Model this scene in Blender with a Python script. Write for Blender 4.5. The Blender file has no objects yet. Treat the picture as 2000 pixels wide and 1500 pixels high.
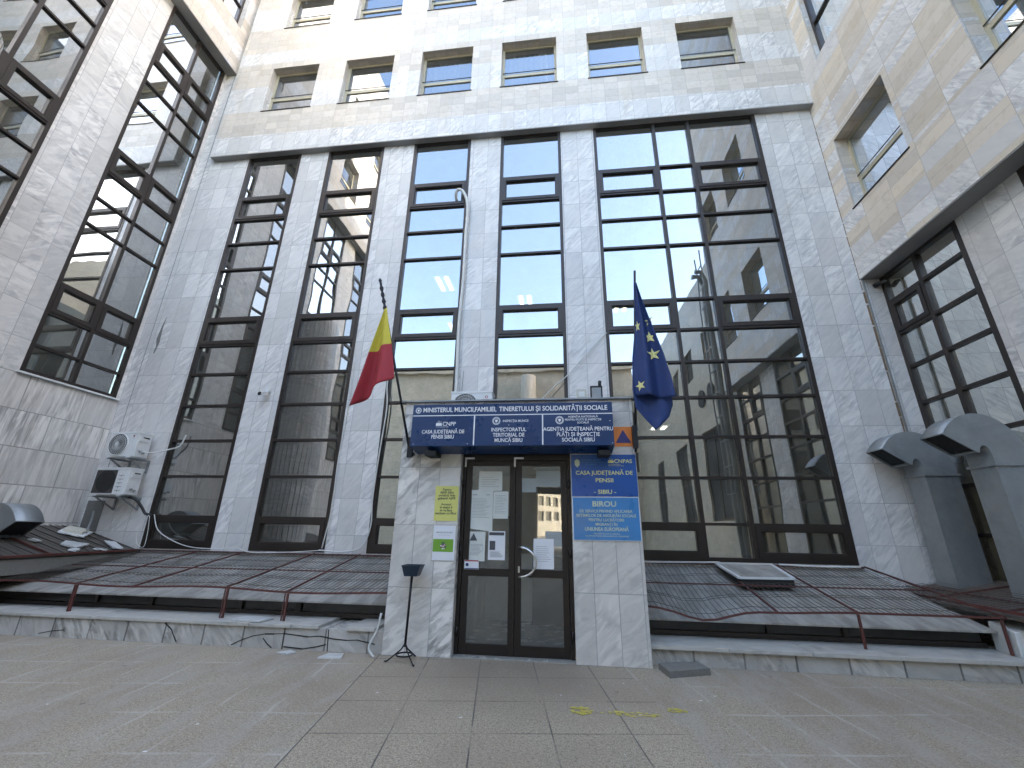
import bpy, bmesh, math, random
from mathutils import Vector, Matrix
random.seed(7)
S = bpy.context.scene
COL = S.collection
R = math.radians

# ------------------------------------------------------------------ camera
cd = bpy.data.cameras.new('camera'); cam = bpy.data.objects.new('camera', cd); COL.objects.link(cam)
rt, up, fw = Vector((.99357537, .11212644, .0153511)), Vector((.02197096, -.32416984, .94574372)), Vector((-.11101924, .93933039, .32455069))
cam.matrix_world = Matrix(((rt.x, up.x, -fw.x, 0), (rt.y, up.y, -fw.y, 0), (rt.z, up.z, -fw.z, 1.6), (0, 0, 0, 1)))
cd.sensor_width = 36; cd.lens = 14.722; cd.clip_start = .05; cd.clip_end = 600
S.camera = cam

# ------------------------------------------------------------------ sky, sun, exposure
SUN_EL, SUN_AZ = R(21), R(93)             # azimuth clockwise from +Y: the sun stands over the right wing, a little behind the camera
W = bpy.data.worlds.new('World'); S.world = W; W.use_nodes = True
nt = W.node_tree; nt.nodes.clear()
sk = nt.nodes.new('ShaderNodeTexSky'); sk.sky_type = 'NISHITA'; sk.sun_disc = False
sk.sun_elevation = SUN_EL; sk.sun_rotation = SUN_AZ; sk.air_density = 1.0; sk.dust_density = 2.4; sk.ozone_density = .1
bg = nt.nodes.new('ShaderNodeBackground'); bg.inputs[1].default_value = .15
wo = nt.nodes.new('ShaderNodeOutputWorld')
nt.links.new(sk.outputs[0], bg.inputs[0]); nt.links.new(bg.outputs[0], wo.inputs[0])
sd = bpy.data.lights.new('sun', 'SUN'); sd.energy = 2.0; sd.angle = R(.5); sd.color = (1, .93, .82)
sun = bpy.data.objects.new('sun', sd); COL.objects.link(sun)
sdir = Vector((math.sin(SUN_AZ) * math.cos(SUN_EL), math.cos(SUN_AZ) * math.cos(SUN_EL), math.sin(SUN_EL)))
sun.rotation_euler = sdir.to_track_quat('Z', 'Y').to_euler(); sun.location = (30, 0, 40)
S.view_settings.view_transform = 'Standard'; S.view_settings.look = 'None'; S.view_settings.gamma = 1
S.view_settings.exposure = 3.35
S.render.engine = 'CYCLES'
S.cycles.max_bounces = 10; S.cycles.diffuse_bounces = 6; S.cycles.transparent_max_bounces = 12; S.cycles.glossy_bounces = 5
S.cycles.caustics_reflective = False; S.cycles.caustics_refractive = False; S.cycles.use_denoising = True

# ------------------------------------------------------------------ material helpers
class NT:
    def __init__(s, name):
        s.m = bpy.data.materials.new(name); s.m.use_nodes = True
        s.t = s.m.node_tree; s.t.nodes.clear(); s.o = s.t.nodes.new('ShaderNodeOutputMaterial')
    def n(s, typ, ins=None, **k):
        x = s.t.nodes.new(typ)
        for a, v in k.items(): setattr(x, a, v)
        if ins:
            for i, v in ins.items(): s.put(x, i, v)
        return x
    def put(s, x, i, v):
        if isinstance(v, bpy.types.NodeSocket): s.t.links.new(v, x.inputs[i])
        elif v is not None: x.inputs[i].default_value = v
    def f(s, op, a, b=None, c=None):
        x = s.n('ShaderNodeMath', operation=op); s.put(x, 0, a)
        if b is not None: s.put(x, 1, b)
        if c is not None: s.put(x, 2, c)
        return x.outputs[0]
    def xyz(s, x, y, z): return s.n('ShaderNodeCombineXYZ', {0: x, 1: y, 2: z}).outputs[0]
    def noise(s, v, sc, det=3, rough=.55, dist=0, out=0):
        return s.n('ShaderNodeTexNoise', {'Vector': v, 'Scale': sc, 'Detail': det, 'Roughness': rough, 'Distortion': dist}).outputs[out]
    def white(s, v, out=0): return s.n('ShaderNodeTexWhiteNoise', {'Vector': v}, noise_dimensions='3D').outputs[out]
    def mix(s, fac, a, b, typ='MIX'):
        x = s.n('ShaderNodeMix', data_type='RGBA', blend_type=typ); s.put(x, 0, fac)
        s.put(x, 6, a if isinstance(a, bpy.types.NodeSocket) else (*a, 1)); s.put(x, 7, b if isinstance(b, bpy.types.NodeSocket) else (*b, 1))
        return x.outputs[2]
    def rng(s, v, a, b, c=0., d=1., smooth=True):
        x = s.n('ShaderNodeMapRange', {0: v, 1: a, 2: b, 3: c, 4: d}); x.clamp = True
        if smooth: x.interpolation_type = 'SMOOTHSTEP'
        return x.outputs[0]
    def pos(s):
        g = s.n('ShaderNodeNewGeometry'); p = s.n('ShaderNodeSeparateXYZ', {0: g.outputs['Position']}); q = s.n('ShaderNodeSeparateXYZ', {0: g.outputs['Normal']})
        return g.outputs['Position'], p.outputs, q.outputs
    def objp(s):
        return s.n('ShaderNodeTexCoord').outputs['Object']
    def pbr(s, col, rough=.6, metal=0., bump=None, bstr=.3, bdist=.01, spec=.5, **k):
        b = s.n('ShaderNodeBsdfPrincipled')
        s.put(b, 'Base Color', col if isinstance(col, bpy.types.NodeSocket) else (*col, 1))
        s.put(b, 'Roughness', rough); s.put(b, 'Metallic', metal); s.put(b, 'Specular IOR Level', spec)
        for a, v in k.items(): s.put(b, a.replace('_', ' '), v)
        if bump is not None:
            bm = s.n('ShaderNodeBump', {'Strength': bstr, 'Distance': bdist, 'Height': bump}); s.put(b, 'Normal', bm.outputs[0])
        s.t.links.new(b.outputs[0], s.o.inputs[0]); return b

def uvnodes(s):
    """wall coordinates: u along the wall, v up, chosen from the face normal"""
    P, p, n = s.pos()
    ax = s.f('GREATER_THAN', s.f('ABSOLUTE', n[0]), .6); az = s.f('GREATER_THAN', s.f('ABSOLUTE', n[2]), .6)
    u = s.f('ADD', s.f('MULTIPLY', p[1], ax), s.f('MULTIPLY', p[0], s.f('SUBTRACT', 1., ax)))
    v = s.f('ADD', s.f('MULTIPLY', p[1], az), s.f('MULTIPLY', p[2], s.f('SUBTRACT', 1., az)))
    return P, u, v, p

def tiles(s, u, v, tw, th, u0=0., v0=0., grout=.006, stag=0., P=None, wob=0.):
    """returns cell vector, joint mask, in-cell coords"""
    if wob: 
        w = s.noise(P, 1.3, 2); v = s.f('ADD', v, s.f('MULTIPLY', s.f('SUBTRACT', w, .5), wob))
    b = s.f('DIVIDE', s.f('SUBTRACT', v, v0), th); iv = s.f('FLOOR', b)
    a = s.f('DIVIDE', s.f('SUBTRACT', u, u0), tw)
    if stag: a = s.f('ADD', a, s.f('MULTIPLY', s.f('MODULO', s.f('ABSOLUTE', iv), 2.), stag))
    iu = s.f('FLOOR', a)
    fu = s.f('SUBTRACT', a, iu); fv = s.f('SUBTRACT', b, iv)
    du = s.f('MULTIPLY', s.f('MINIMUM', fu, s.f('SUBTRACT', 1., fu)), tw); dv = s.f('MULTIPLY', s.f('MINIMUM', fv, s.f('SUBTRACT', 1., fv)), th)
    d = s.f('MINIMUM', du, dv)
    return s.xyz(iu, iv, 3.7), s.rng(d, grout * .4, grout, 1., 0.), d

def marble_col(s, P, u, v, cell, white, vein, ang, strength=.8, stretch=6., scale=1.0, tilt=.5, dist=1.):
    """bookmatched diagonal veins, every slab with its own offset and slight turn"""
    rv = s.n('ShaderNodeSeparateXYZ', {0: s.white(cell, 1)}).outputs
    r1 = rv[0]
    t = s.f('ADD', ang, s.f('MULTIPLY', s.f('SUBTRACT', rv[1], .5), tilt))
    co, si = s.f('COSINE', t), s.f('SINE', t)
    a = s.f('ADD', s.f('MULTIPLY', u, co), s.f('MULTIPLY', v, si))
    b = s.f('SUBTRACT', s.f('MULTIPLY', v, co), s.f('MULTIPLY', u, si))
    off = s.f('MULTIPLY', rv[2], 37.)
    q = s.xyz(s.f('MULTIPLY', a, scale * 1.3), s.f('MULTIPLY', b, stretch * scale * .85), off)
    n1 = s.noise(q, 1.1, 4, .6, 1.1 * dist); n2 = s.noise(q, 2.7, 4, .62, .8 * dist)
    ridge = s.f('SUBTRACT', 1., s.f('ABSOLUTE', s.f('MULTIPLY', s.f('SUBTRACT', n1, .5), 2.)))
    vm = s.rng(ridge, .78, .96); vm2 = s.rng(n2, .46, .63)
    broad = s.noise(s.xyz(u, v, off), .9, 3)
    amt = s.f('MULTIPLY', s.f('ADD', s.f('MULTIPLY', vm, .5), s.f('MULTIPLY', vm2, .5)), s.f('MULTIPLY', s.rng(broad, .3, .58, .3, 1.), s.f('MULTIPLY', s.f('ADD', .45, s.f('MULTIPLY', rv[0], .75)), strength)))
    val = s.f('ADD', .80, s.f('MULTIPLY', r1, .28))
    base = s.mix(1., white, s.xyz(val, val, val), 'MULTIPLY')
    return s.mix(amt, base, vein), amt

WH, VE = (.71, .69, .66), (.36, .355, .36)
def M_marble(name, tw, th, u0, v0, ang=.75, white=WH, vein=VE, strength=.8, stag=0., grout=.007, gcol=(.3, .3, .3), dirt=.0, stretch=6., rough=.34, scale=1., wob=0., bump=.15, tilt=.5, dist=1.):
    s = NT(name); P, u, v, p = uvnodes(s)
    cell, j, d = tiles(s, u, v, tw, th, u0, v0, grout, stag, P, wob)
    c, amt = marble_col(s, P, u, v, cell, white, vein, ang, strength, stretch, scale, tilt, dist)
    c = s.mix(s.f('MULTIPLY', j, s.rng(s.noise(P, .8, 3), .3, .65, .55, 1.)), c, gcol)
    st = s.noise(s.n('ShaderNodeMapping', {0: P, 3: (2.2, 2.2, .35)}).outputs[0], 1.4, 4)
    c = s.mix(s.rng(st, .52, .8, 0., .18 + dirt), c, (.40, .375, .34))
    h = s.f('SUBTRACT', s.f('MULTIPLY', amt, .5), s.f('MULTIPLY', j, 1.4))
    s.pbr(c, s.f('ADD', rough, s.f('MULTIPLY', amt, .2)), bump=h, bstr=bump, bdist=.02)
    return s.m

def M_banded(name, z0=13.47, u0=.0, beige=(.55, .50, .435), mixy=.12, per=3.77, tw=.355, th=.525):
    """upper walls: rows of white marble between rows of small beige limestone tiles"""
    s = NT(name); P, u, v, p = uvnodes(s)
    ph = s.f('MODULO', s.f('ADD', s.f('SUBTRACT', p[2], z0), per * 20), per)
    def band(a, b): return s.f('MULTIPLY', s.f('GREATER_THAN', ph, a), s.f('LESS_THAN', ph, b))
    wm = s.f('ADD', band(-.01, 1.05), band(2.07, 2.62))
    wm = s.f('MAXIMUM', wm, s.f('MULTIPLY', s.f('LESS_THAN', p[2], z0 - .98), s.f('GREATER_THAN', p[2], z0 - 1.8)))
    cw, jw, _ = tiles(s, u, v, tw, th, u0, z0)
    cb, jb, _ = tiles(s, u, v, tw, .262, u0, z0, .006)
    swap = s.rng(s.white(s.n('ShaderNodeVectorMath', {0: cw, 1: (17.3, 5.1, 2.2)}, operation='ADD').outputs[0]), 1. - mixy - .001, 1. - mixy, 0., 1.)
    wm = s.f('ABSOLUTE', s.f('SUBTRACT', wm, swap)) if mixy > .15 else wm
    cm, amt = marble_col(s, P, u, v, cw, WH, VE, .85, .75)
    rb = s.n('ShaderNodeSeparateXYZ', {0: s.white(cb, 1)}).outputs
    bl = s.f('ADD', .84, s.f('MULTIPLY', rb[0], .3)); b1 = s.mix(1., beige, s.xyz(bl, bl, bl), 'MULTIPLY')
    b1 = s.mix(s.f('MULTIPLY', rb[1], .45), b1, (.57, .53, .49))
    mo = s.noise(P, 9., 4, .65); b1 = s.mix(s.rng(mo, .45, .75, 0., .4), b1, (beige[0] * .7, beige[1] * .62, beige[2] * .5))
    j = s.f('ADD', s.f('MULTIPLY', jw, wm), s.f('MULTIPLY', jb, s.f('SUBTRACT', 1., wm)))
    c = s.mix(wm, b1, cm); c = s.mix(s.f('MULTIPLY', j, .6), c, (.26, .25, .24))
    st = s.noise(s.n('ShaderNodeMapping', {0: P, 3: (1.6, 1.6, .3)}).outputs[0], 1.2, 5)
    c = s.mix(s.rng(st, .55, .8, 0., .35), c, (.42, .34, .22))
    s.pbr(c, .45, bump=s.f('MULTIPLY', j, -1.), bstr=.2, bdist=.02)
    return s.m

def M_plain(name, col, rough=.5, metal=0., var=.12, sc=6., bump=0., spec=.5, dirt=None, damt=.4):
    s = NT(name); P = s.pos()[0]
    n = s.noise(P, sc, 4, .6); k = s.rng(n, .2, .8, 1. - var, 1. + var, False)
    c = s.mix(1., col, s.xyz(k, k, k), 'MULTIPLY')
    if dirt:
        d = s.noise(P, sc * .35, 5, .7, .5); c = s.mix(s.rng(d, .48, .7, 0., damt), c, dirt)
    s.pbr(c, s.rng(n, .2, .8, max(.02, rough - .08), rough + .08), metal, bump=n if bump else None, bstr=bump, bdist=.01, spec=spec)
    return s.m

def M_glass(name, tint=(.30, .34, .32), refl=(.93, .96, .97), fac=.5, wave=.24, seed=0.):
    """solar film glass: see-through and mirror together, with the slight waviness of real panes"""
    s = NT(name); P = s.pos()[0]
    tr = s.n('ShaderNodeBsdfTransparent', {0: (*tint, 1)})
    n = s.noise(s.n('ShaderNodeMapping', {0: P, 1: (seed, seed, 0), 3: (1, 1, .6)}).outputs[0], 1.1, 1, .4)
    bm = s.n('ShaderNodeBump', {'Strength': wave, 'Distance': .02, 'Height': n})
    gl = s.n('ShaderNodeBsdfGlossy', {0: (*refl, 1), 1: .0, 'Normal': bm.outputs[0]})
    fr = s.n('ShaderNodeFresnel', {0: 1.5})
    fc = s.f('ADD', fac, s.f('MULTIPLY', fr.outputs[0], .6))
    dn = s.noise(P, 2.2, 5, .65); 
    df = s.n('ShaderNodeBsdfDiffuse', {0: (.46, .44, .38, 1)})
    m1 = s.n('ShaderNodeMixShader', {0: s.f('MINIMUM', fc, 1.), 1: tr.outputs[0], 2: gl.outputs[0]})
    m2 = s.n('ShaderNodeMixShader', {0: s.rng(dn, .35, .8, .035, .15), 1: m1.outputs[0], 2: df.outputs[0]})
    s.t.links.new(m2.outputs[0], s.o.inputs[0]); return s.m

def M_emit(name, col, st):
    s = NT(name); e = s.n('ShaderNodeEmission', {0: (*col, 1), 1: st}); s.t.links.new(e.outputs[0], s.o.inputs[0]); return s.m

# materials
m_pillar = M_marble('pillar_marble', .40, .72, .22, .68, ang=.78, strength=.66, tilt=.25, dist=.55, stretch=7.)
m_side = M_marble('side_marble', .36, .70, 5.55, .83, ang=.35, strength=.85, stretch=3.8, tilt=.9, dist=.7)
m_veined = M_marble('veined_slabs', 1.07, .70, .40, .85, ang=1.50, white=(.74, .715, .68), vein=(.30, .29, .275), strength=.95, stag=.45, stretch=14., grout=.014, dirt=.1, scale=.42, tilt=.12, dist=.35, gcol=(.28, .27, .26))
m_porch = M_marble('porch_marble', .31, .81, -2.39, 0., ang=.62, white=(.74, .71, .665), vein=(.31, .295, .275), strength=1.0, stretch=4.5, scale=.8, dirt=.1)
m_band = M_banded('banded_stone')
m_bandL = M_banded('banded_stone_left', z0=13.95)
m_bandR = M_banded('banded_stone_right', z0=12.15, beige=(.59, .52, .42), mixy=.26, tw=.715, th=.35, u0=.10)
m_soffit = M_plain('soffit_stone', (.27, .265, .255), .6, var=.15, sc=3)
m_opp = M_marble('courtyard_stone', 1.1, .6, 0, 0, ang=.2, white=(.56, .50, .40), vein=(.32, .29, .23), stretch=2, stag=.5)
m_brown = M_plain('bronze_aluminium', (.034, .026, .022), .42, .35, .15, 3)
m_brown2 = M_plain('dark_door_aluminium', (.018, .013, .011), .4, .3, .15, 3)
m_cream = M_plain('cream_aluminium', (.42, .385, .28), .45, .1, .08, 3)
m_glass = M_glass('film_glass', tint=(.30, .31, .27), refl=(.90, .93, .95), fac=.37)
m_glassS = M_glass('side_glass', tint=(.09, .095, .085), refl=(.9, .9, .86), fac=.12, wave=.14)
m_glassU = M_glass('upper_glass', tint=(.25, .28, .27), refl=(.82, .90, 1.0), fac=.28, wave=.12)
m_glassD = M_glass('door_glass', tint=(.80, .84, .82), fac=.15, wave=.12)
m_room = M_plain('room_wall', (.55, .53, .45), .8)
m_roomf = M_plain('room_floor', (.22, .2, .17), .5)
m_roomc = M_plain('room_ceiling', (.45, .45, .42), .8)
m_lamp = M_emit('lamp_tube', (1, .97, .88), 1.0)
m_white = M_plain('white_paint', (.66, .67, .66), .45, var=.06, dirt=(.40, .39, .36), damt=.3)
m_offw = M_plain('yellowed_plastic', (.52, .50, .42), .5, var=.06)
m_grille = M_plain('fan_grille', (.11, .115, .115), .5)
m_black = M_plain('black_plastic', (.012, .012, .013), .45)
m_dark = M_plain('dark_void', (.018, .018, .017), .8)
m_galv = M_plain('galvanised_sheet', (.27, .285, .29), .45, .4, .16, 5, dirt=(.18, .19, .185), damt=.45)
m_red = M_plain('red_oxide_paint', (.095, .028, .023), .6, var=.3, sc=14, dirt=(.07, .04, .03), damt=.6)
m_wire = M_plain('rusty_wire', (.085, .075, .065), .6, .4, .3, 20)
m_iron = M_plain('black_iron', (.016, .017, .02), .5, .5)
m_cable = M_plain('white_cable', (.60, .60, .57), .5)
m_slabm = M_plain('loose_marble', (.52, .53, .52), .5, var=.1, dirt=(.28, .28, .26), damt=.5)
m_conc = M_plain('concrete', (.17, .165, .15), .85, var=.2, sc=30, bump=.3)
m_cap = M_plain('cap_stone', (.44, .425, .39), .6, var=.2, sc=5, dirt=(.20, .185, .16), damt=.5)
m_steel = M_plain('brushed_steel', (.55, .55, .54), .28, .9, .05)
m_navy = M_plain('navy_sign', (.007, .034, .115), .3, var=.1, sc=2)
m_blue = M_plain('blue_plaque', (.007, .075, .30), .3, var=.15, sc=2)
m_sky = M_plain('light_blue_plaque', (.04, .20, .46), .3, var=.2, sc=2)
m_lett = M_plain('white_letters', (.74, .75, .76), .5, var=.03)
m_gold = M_plain('yellow_letters', (.66, .64, .26), .5, var=.05)
m_pale = M_plain('pale_letters', (.55, .60, .42), .5, var=.05)
m_orange = M_plain('orange_enamel', (.72, .21, .035), .4, var=.06)
m_violet = M_plain('indigo_enamel', (.035, .03, .16), .4, var=.06)
m_ypap = M_plain('yellow_paper', (.62, .60, .17), .6, var=.06)
m_paper = M_plain('paper', (.60, .62, .58), .7, var=.05)
m_paperg = M_plain('grey_paper', (.33, .355, .345), .7, var=.06)
m_paperw = M_plain('white_paper', (.70, .71, .74), .6, var=.03)
m_ink = M_plain('ink', (.07, .075, .08), .7)
m_inkb = M_plain('faded_ink', (.26, .28, .29), .7)
m_green = M_plain('green_print', (.16, .34, .03), .6, var=.1)
m_mag = M_plain('magenta_print', (.30, .05, .13), .6)
m_yel = M_plain('yellow_cloth', (.52, .44, .045), .75, var=.08, sc=12)
m_rcl = M_plain('red_cloth', (.32, .026, .036), .75, var=.1, sc=12)
m_bcl = M_plain('blue_cloth', (.008, .028, .12), .7, var=.1, sc=12)
m_star = M_plain('star_print', (.66, .62, .26), .7)
m_bucket = M_plain('dark_blue_tin', (.018, .032, .055), .4, .3)
m_curt = M_plain('curtain', (.60, .62, .64), .8)

def M_sheet():
    s = NT('skylight_sheet'); P, p, n = s.pos()
    st = s.noise(s.n('ShaderNodeMapping', {0: P, 3: (3.5, .7, 1)}).outputs[0], 1.6, 5, .65)
    c = s.mix(s.rng(st, .35, .7), (.24, .23, .205), (.42, .40, .365))
    d = s.noise(P, 5., 5, .7); c = s.mix(s.rng(d, .55, .75, 0., .6), c, (.17, .145, .11))
    s.pbr(c, s.rng(d, .3, .7, .45, .7), spec=.3, bump=st, bstr=.1); return s.m
m_sheet = M_sheet()
m_sheetD = M_plain('dirty_roofing', (.075, .066, .055), .6, var=.3, sc=7, dirt=(.14, .12, .10), damt=.5)

def M_paving():
    s = NT('paving'); P, p, n = s.pos()
    a = R(8.3); ca, sa = math.cos(a), math.sin(a)
    u = s.f('ADD', s.f('MULTIPLY', p[0], ca), s.f('MULTIPLY', p[1], sa)); v = s.f('SUBTRACT', s.f('MULTIPLY', p[1], ca), s.f('MULTIPLY', p[0], sa))
    # u = -1.50 is the left edge of the door strip
    strip = s.f('GREATER_THAN', u, -1.505)
    c1, j1, d1 = tiles(s, u, v, .665, .68, -1.505, .10, .009)
    wv = s.f('ADD', v, s.f('MULTIPLY', s.f('SUBTRACT', s.noise(P, .7, 3), .5), .10)); wu = s.f('ADD', u, s.f('MULTIPLY', s.f('SUBTRACT', s.noise(P, .9, 3), .5), .14))
    c2, j2, d2 = tiles(s, wu, wv, .52, .72, -1.505, .25, .022, 0.)
    g = s.noise(P, 95., 3, .75); g2 = s.n('ShaderNodeTexVoronoi', {'Vector': P, 'Scale': 120.}).outputs['Distance']
    r1 = s.white(c1); base = s.mix(s.rng(g, .34, .66), (.155, .130, .095), (.54, .465, .345))
    g3 = s.noise(P, 38., 2, .8); base = s.mix(s.rng(g3, .48, .66, 0., .65), base, (.13, .105, .08)); base = s.mix(s.rng(s.noise(P, 52., 1, .5), .60, .72, 0., .6), base, (.58, .52, .45))
    big = s.noise(P, .55, 4, .6, .4); base = s.mix(s.rng(big, .35, .7, 0., .45), base, (.23, .175, .135))
    left = s.noise(s.n('ShaderNodeMapping', {0: P, 2: (0, 0, -.5), 3: (3.2, .9, 1)}).outputs[0], 1.1, 4, .7); 
    fl = s.mix(s.rng(left, .42, .66, 0., .45), base, (.36, .335, .30))
    fl = s.mix(s.f('MULTIPLY', j2, s.rng(s.noise(P, 1.5, 5, .7), .42, .62, .0, .6)), fl, (.46, .43, .39))
    k = s.f('ADD', .93, s.f('MULTIPLY', r1, .14)); sb = s.mix(1., base, s.xyz(k, k, k), 'MULTIPLY')
    sb = s.mix(s.f('MULTIPLY', j1, s.rng(s.noise(P, 1.1, 3), .34, .56, .2, .95)), sb, (.06, .055, .05))
    right = s.f('GREATER_THAN', u, 1.6)
    lf = s.f('SUBTRACT', 1., strip)
    c = s.mix(s.f('MAXIMUM', lf, right), sb, fl)
    gum = s.n('ShaderNodeTexVoronoi', {'Vector': P, 'Scale': 2.1}).outputs['Distance']; c = s.mix(s.f('MULTIPLY', s.rng(gum, .045, .06, 1., 0.), s.rng(big, .42, .5, 0., .6)), c, (.12, .10, .085))
    edge = s.f('LESS_THAN', s.f('ABSOLUTE', s.f('SUBTRACT', u, -1.505)), .006); c = s.mix(s.f('MULTIPLY', edge, .8), c, (.04, .037, .033))
    st = s.noise(P, 1.5, 6, .7, 1.); c = s.mix(s.rng(st, .62, .78, 0., .5), c, (.16, .13, .105))
    # darker oval apron in front of the doors, fading outwards
    dx = s.f('ADD', p[0], .55); dy = s.f('SUBTRACT', p[1], 5.5)
    rr = s.f('SQRT', s.f('ADD', s.f('POWER', s.f('MULTIPLY', dx, .55), 2.), s.f('POWER', dy, 2.)))
    c = s.mix(s.f('MULTIPLY', s.rng(rr, .1, 1.2, .5, 0.), s.rng(big, .2, .6, .6, 1.)), c, (.17, .14, .11))
    s.pbr(c, s.rng(g, .3, .7, .5, .75), bump=g, bstr=.12, bdist=.004)
    return s.m

# ------------------------------------------------------------------ mesh helpers
class MB:
    def __init__(s): s.bm = bmesh.new()
    def face(s, pts, mi=0, sm=False):
        f = s.bm.faces.new([s.bm.verts.new(p) for p in pts]); f.material_index = mi; f.smooth = sm; return f
    def box(s, a, b, mi=0):
        (x0, y0, z0), (x1, y1, z1) = [[f(p, q) for p, q in zip(a, b)] for f in (min, max)]
        v = [s.bm.verts.new(p) for p in ((x0, y0, z0), (x1, y0, z0), (x1, y1, z0), (x0, y1, z0), (x0, y0, z1), (x1, y0, z1), (x1, y1, z1), (x0, y1, z1))]
        for q in ((0, 3, 2, 1), (4, 5, 6, 7), (0, 1, 5, 4), (1, 2, 6, 5), (2, 3, 7, 6), (3, 0, 4, 7)):
            s.bm.faces.new([v[i] for i in q]).material_index = mi
        return s
    def hexa(s, p, mi=0):
        v = [s.bm.verts.new(q) for q in p]
        for q in ((0, 3, 2, 1), (4, 5, 6, 7), (0, 1, 5, 4), (1, 2, 6, 5), (2, 3, 7, 6), (3, 0, 4, 7)):
            s.bm.faces.new([v[i] for i in q]).material_index = mi
        return s
    def bar(s, a, b, w, h=None, mi=0):
        """square bar from a to b"""
        a, b = Vector(a), Vector(b); h = h or w; d = (b - a).normalized()
        x = d.cross(Vector((0, 0, 1))); x = Vector((1, 0, 0)) if x.length < .01 else x.normalized(); y = x.cross(d)
        p = [q + x * i * w / 2 + y * j * h / 2 for q in (a, b) for i, j in ((-1, -1), (1, -1), (1, 1), (-1, 1))]
        v = [s.bm.verts.new(q) for q in p]
        for q in ((0, 1, 2, 3), (7, 6, 5, 4), (0, 4, 5, 1), (1, 5, 6, 2), (2, 6, 7, 3), (3, 7, 4, 0)): s.bm.faces.new([v[i] for i in q]).material_index = mi
        return s
    def tube(s, pts, r, n=8, mi=0, closed=False, radii=None):
        pts = [Vector(p) for p in pts]; rings = []; N = len(pts); ref = None
        for i, p in enumerate(pts):
            a = pts[(i - 1) % N] if (i or closed) else p; b = pts[(i + 1) % N] if (i < N - 1 or closed) else p
            d = (b - a).normalized()
            if ref is None: ref = d.orthogonal().normalized()
            ref = (ref - d * ref.dot(d)); ref = ref.normalized() if ref.length > 1e-5 else d.orthogonal().normalized()
            q = d.cross(ref); rr = radii[i] if radii else r
            rings.append([s.bm.verts.new(p + (ref * math.cos(t) + q * math.sin(t)) * rr) for t in [2 * math.pi * k / n for k in range(n)]])
        for i in range(N if closed else N - 1):
            A, B = rings[i], rings[(i + 1) % N]
            for k in range(n):
                f = s.bm.faces.new((A[k], A[(k + 1) % n], B[(k + 1) % n], B[k])); f.smooth = True; f.material_index = mi
        if not closed:
            s.bm.faces.new(rings[0][::-1]).material_index = mi; s.bm.faces.new(rings[-1]).material_index = mi
        return s
    def prism(s, prof, fn, a, b, mi=0, caps=True):
        """profile polygon [(p,q)] swept from a to b; fn(p,q,t)->xyz"""
        A = [s.bm.verts.new(fn(p, q, a)) for p, q in prof]; B = [s.bm.verts.new(fn(p, q, b)) for p, q in prof]; n = len(prof)
        for i in range(n): s.bm.faces.new((A[i], A[(i + 1) % n], B[(i + 1) % n], B[i])).material_index = mi
        if caps: s.bm.faces.new(A[::-1]).material_index = mi; s.bm.faces.new(B).material_index = mi
        return s
    def disc(s, c, r, n=24, ax='y', mi=0, r0=0, h=0.):
        c = Vector(c)
        def P(t, rr, dh=0.): 
            return c + (Vector((math.cos(t) * rr, dh, math.sin(t) * rr)) if ax == 'y' else Vector((math.cos(t) * rr, math.sin(t) * rr, dh)))
        T = [2 * math.pi * k / n for k in range(n)]
        if r0 == 0: s.face([P(t, r) for t in T], mi)
        else:
            for k in range(n): s.face([P(T[k], r), P(T[(k + 1) % n], r), P(T[(k + 1) % n], r0), P(T[k], r0)], mi)
        return s
    def build(s, name, mats, parent=None, bevel=0., solid=0.):
        bmesh.ops.remove_doubles(s.bm, verts=s.bm.verts, dist=1e-6)
        bmesh.ops.recalc_face_normals(s.bm, faces=s.bm.faces)
        me = bpy.data.meshes.new(name); s.bm.to_mesh(me); s.bm.free()
        for m in (mats if isinstance(mats, (list, tuple)) else [mats]): me.materials.append(m)
        o = bpy.data.objects.new(name, me); COL.objects.link(o)
        if parent: attach(o, parent)
        if bevel:
            b = o.modifiers.new('bevel', 'BEVEL'); b.width = bevel; b.segments = 2; b.limit_method = 'ANGLE'
        if solid:
            b = o.modifiers.new('solid', 'SOLIDIFY'); b.thickness = solid; b.offset = 0
        return o

def attach(o, parent):
    """parent, keeping the mesh where it was written in world coordinates"""
    w = Vector((0, 0, 0)); q = parent
    while q: w += q.location; q = q.parent
    o.parent = parent; o.location = -w
def thing(name, label, cat, loc=(0, 0, 0), group=None):
    o = bpy.data.objects.new(name, None); COL.objects.link(o); o.location = loc; o.empty_display_size = .1
    return tag(o, label, cat, group)
def tag(o, label=None, cat=None, group=None, kind=None):
    if label: o['label'] = label
    if cat: o['category'] = cat
    if group: o['group'] = group
    if kind: o['kind'] = kind
    return o
def copy_thing(o, dx, parent=None, label=None):
    c = o.copy(); COL.objects.link(c)
    if parent: c.parent = parent
    else: c.location = o.location + Vector(dx)
    if label: c['label'] = label
    for ch in list(o.children): copy_thing(ch, dx, c)
    return c

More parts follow.
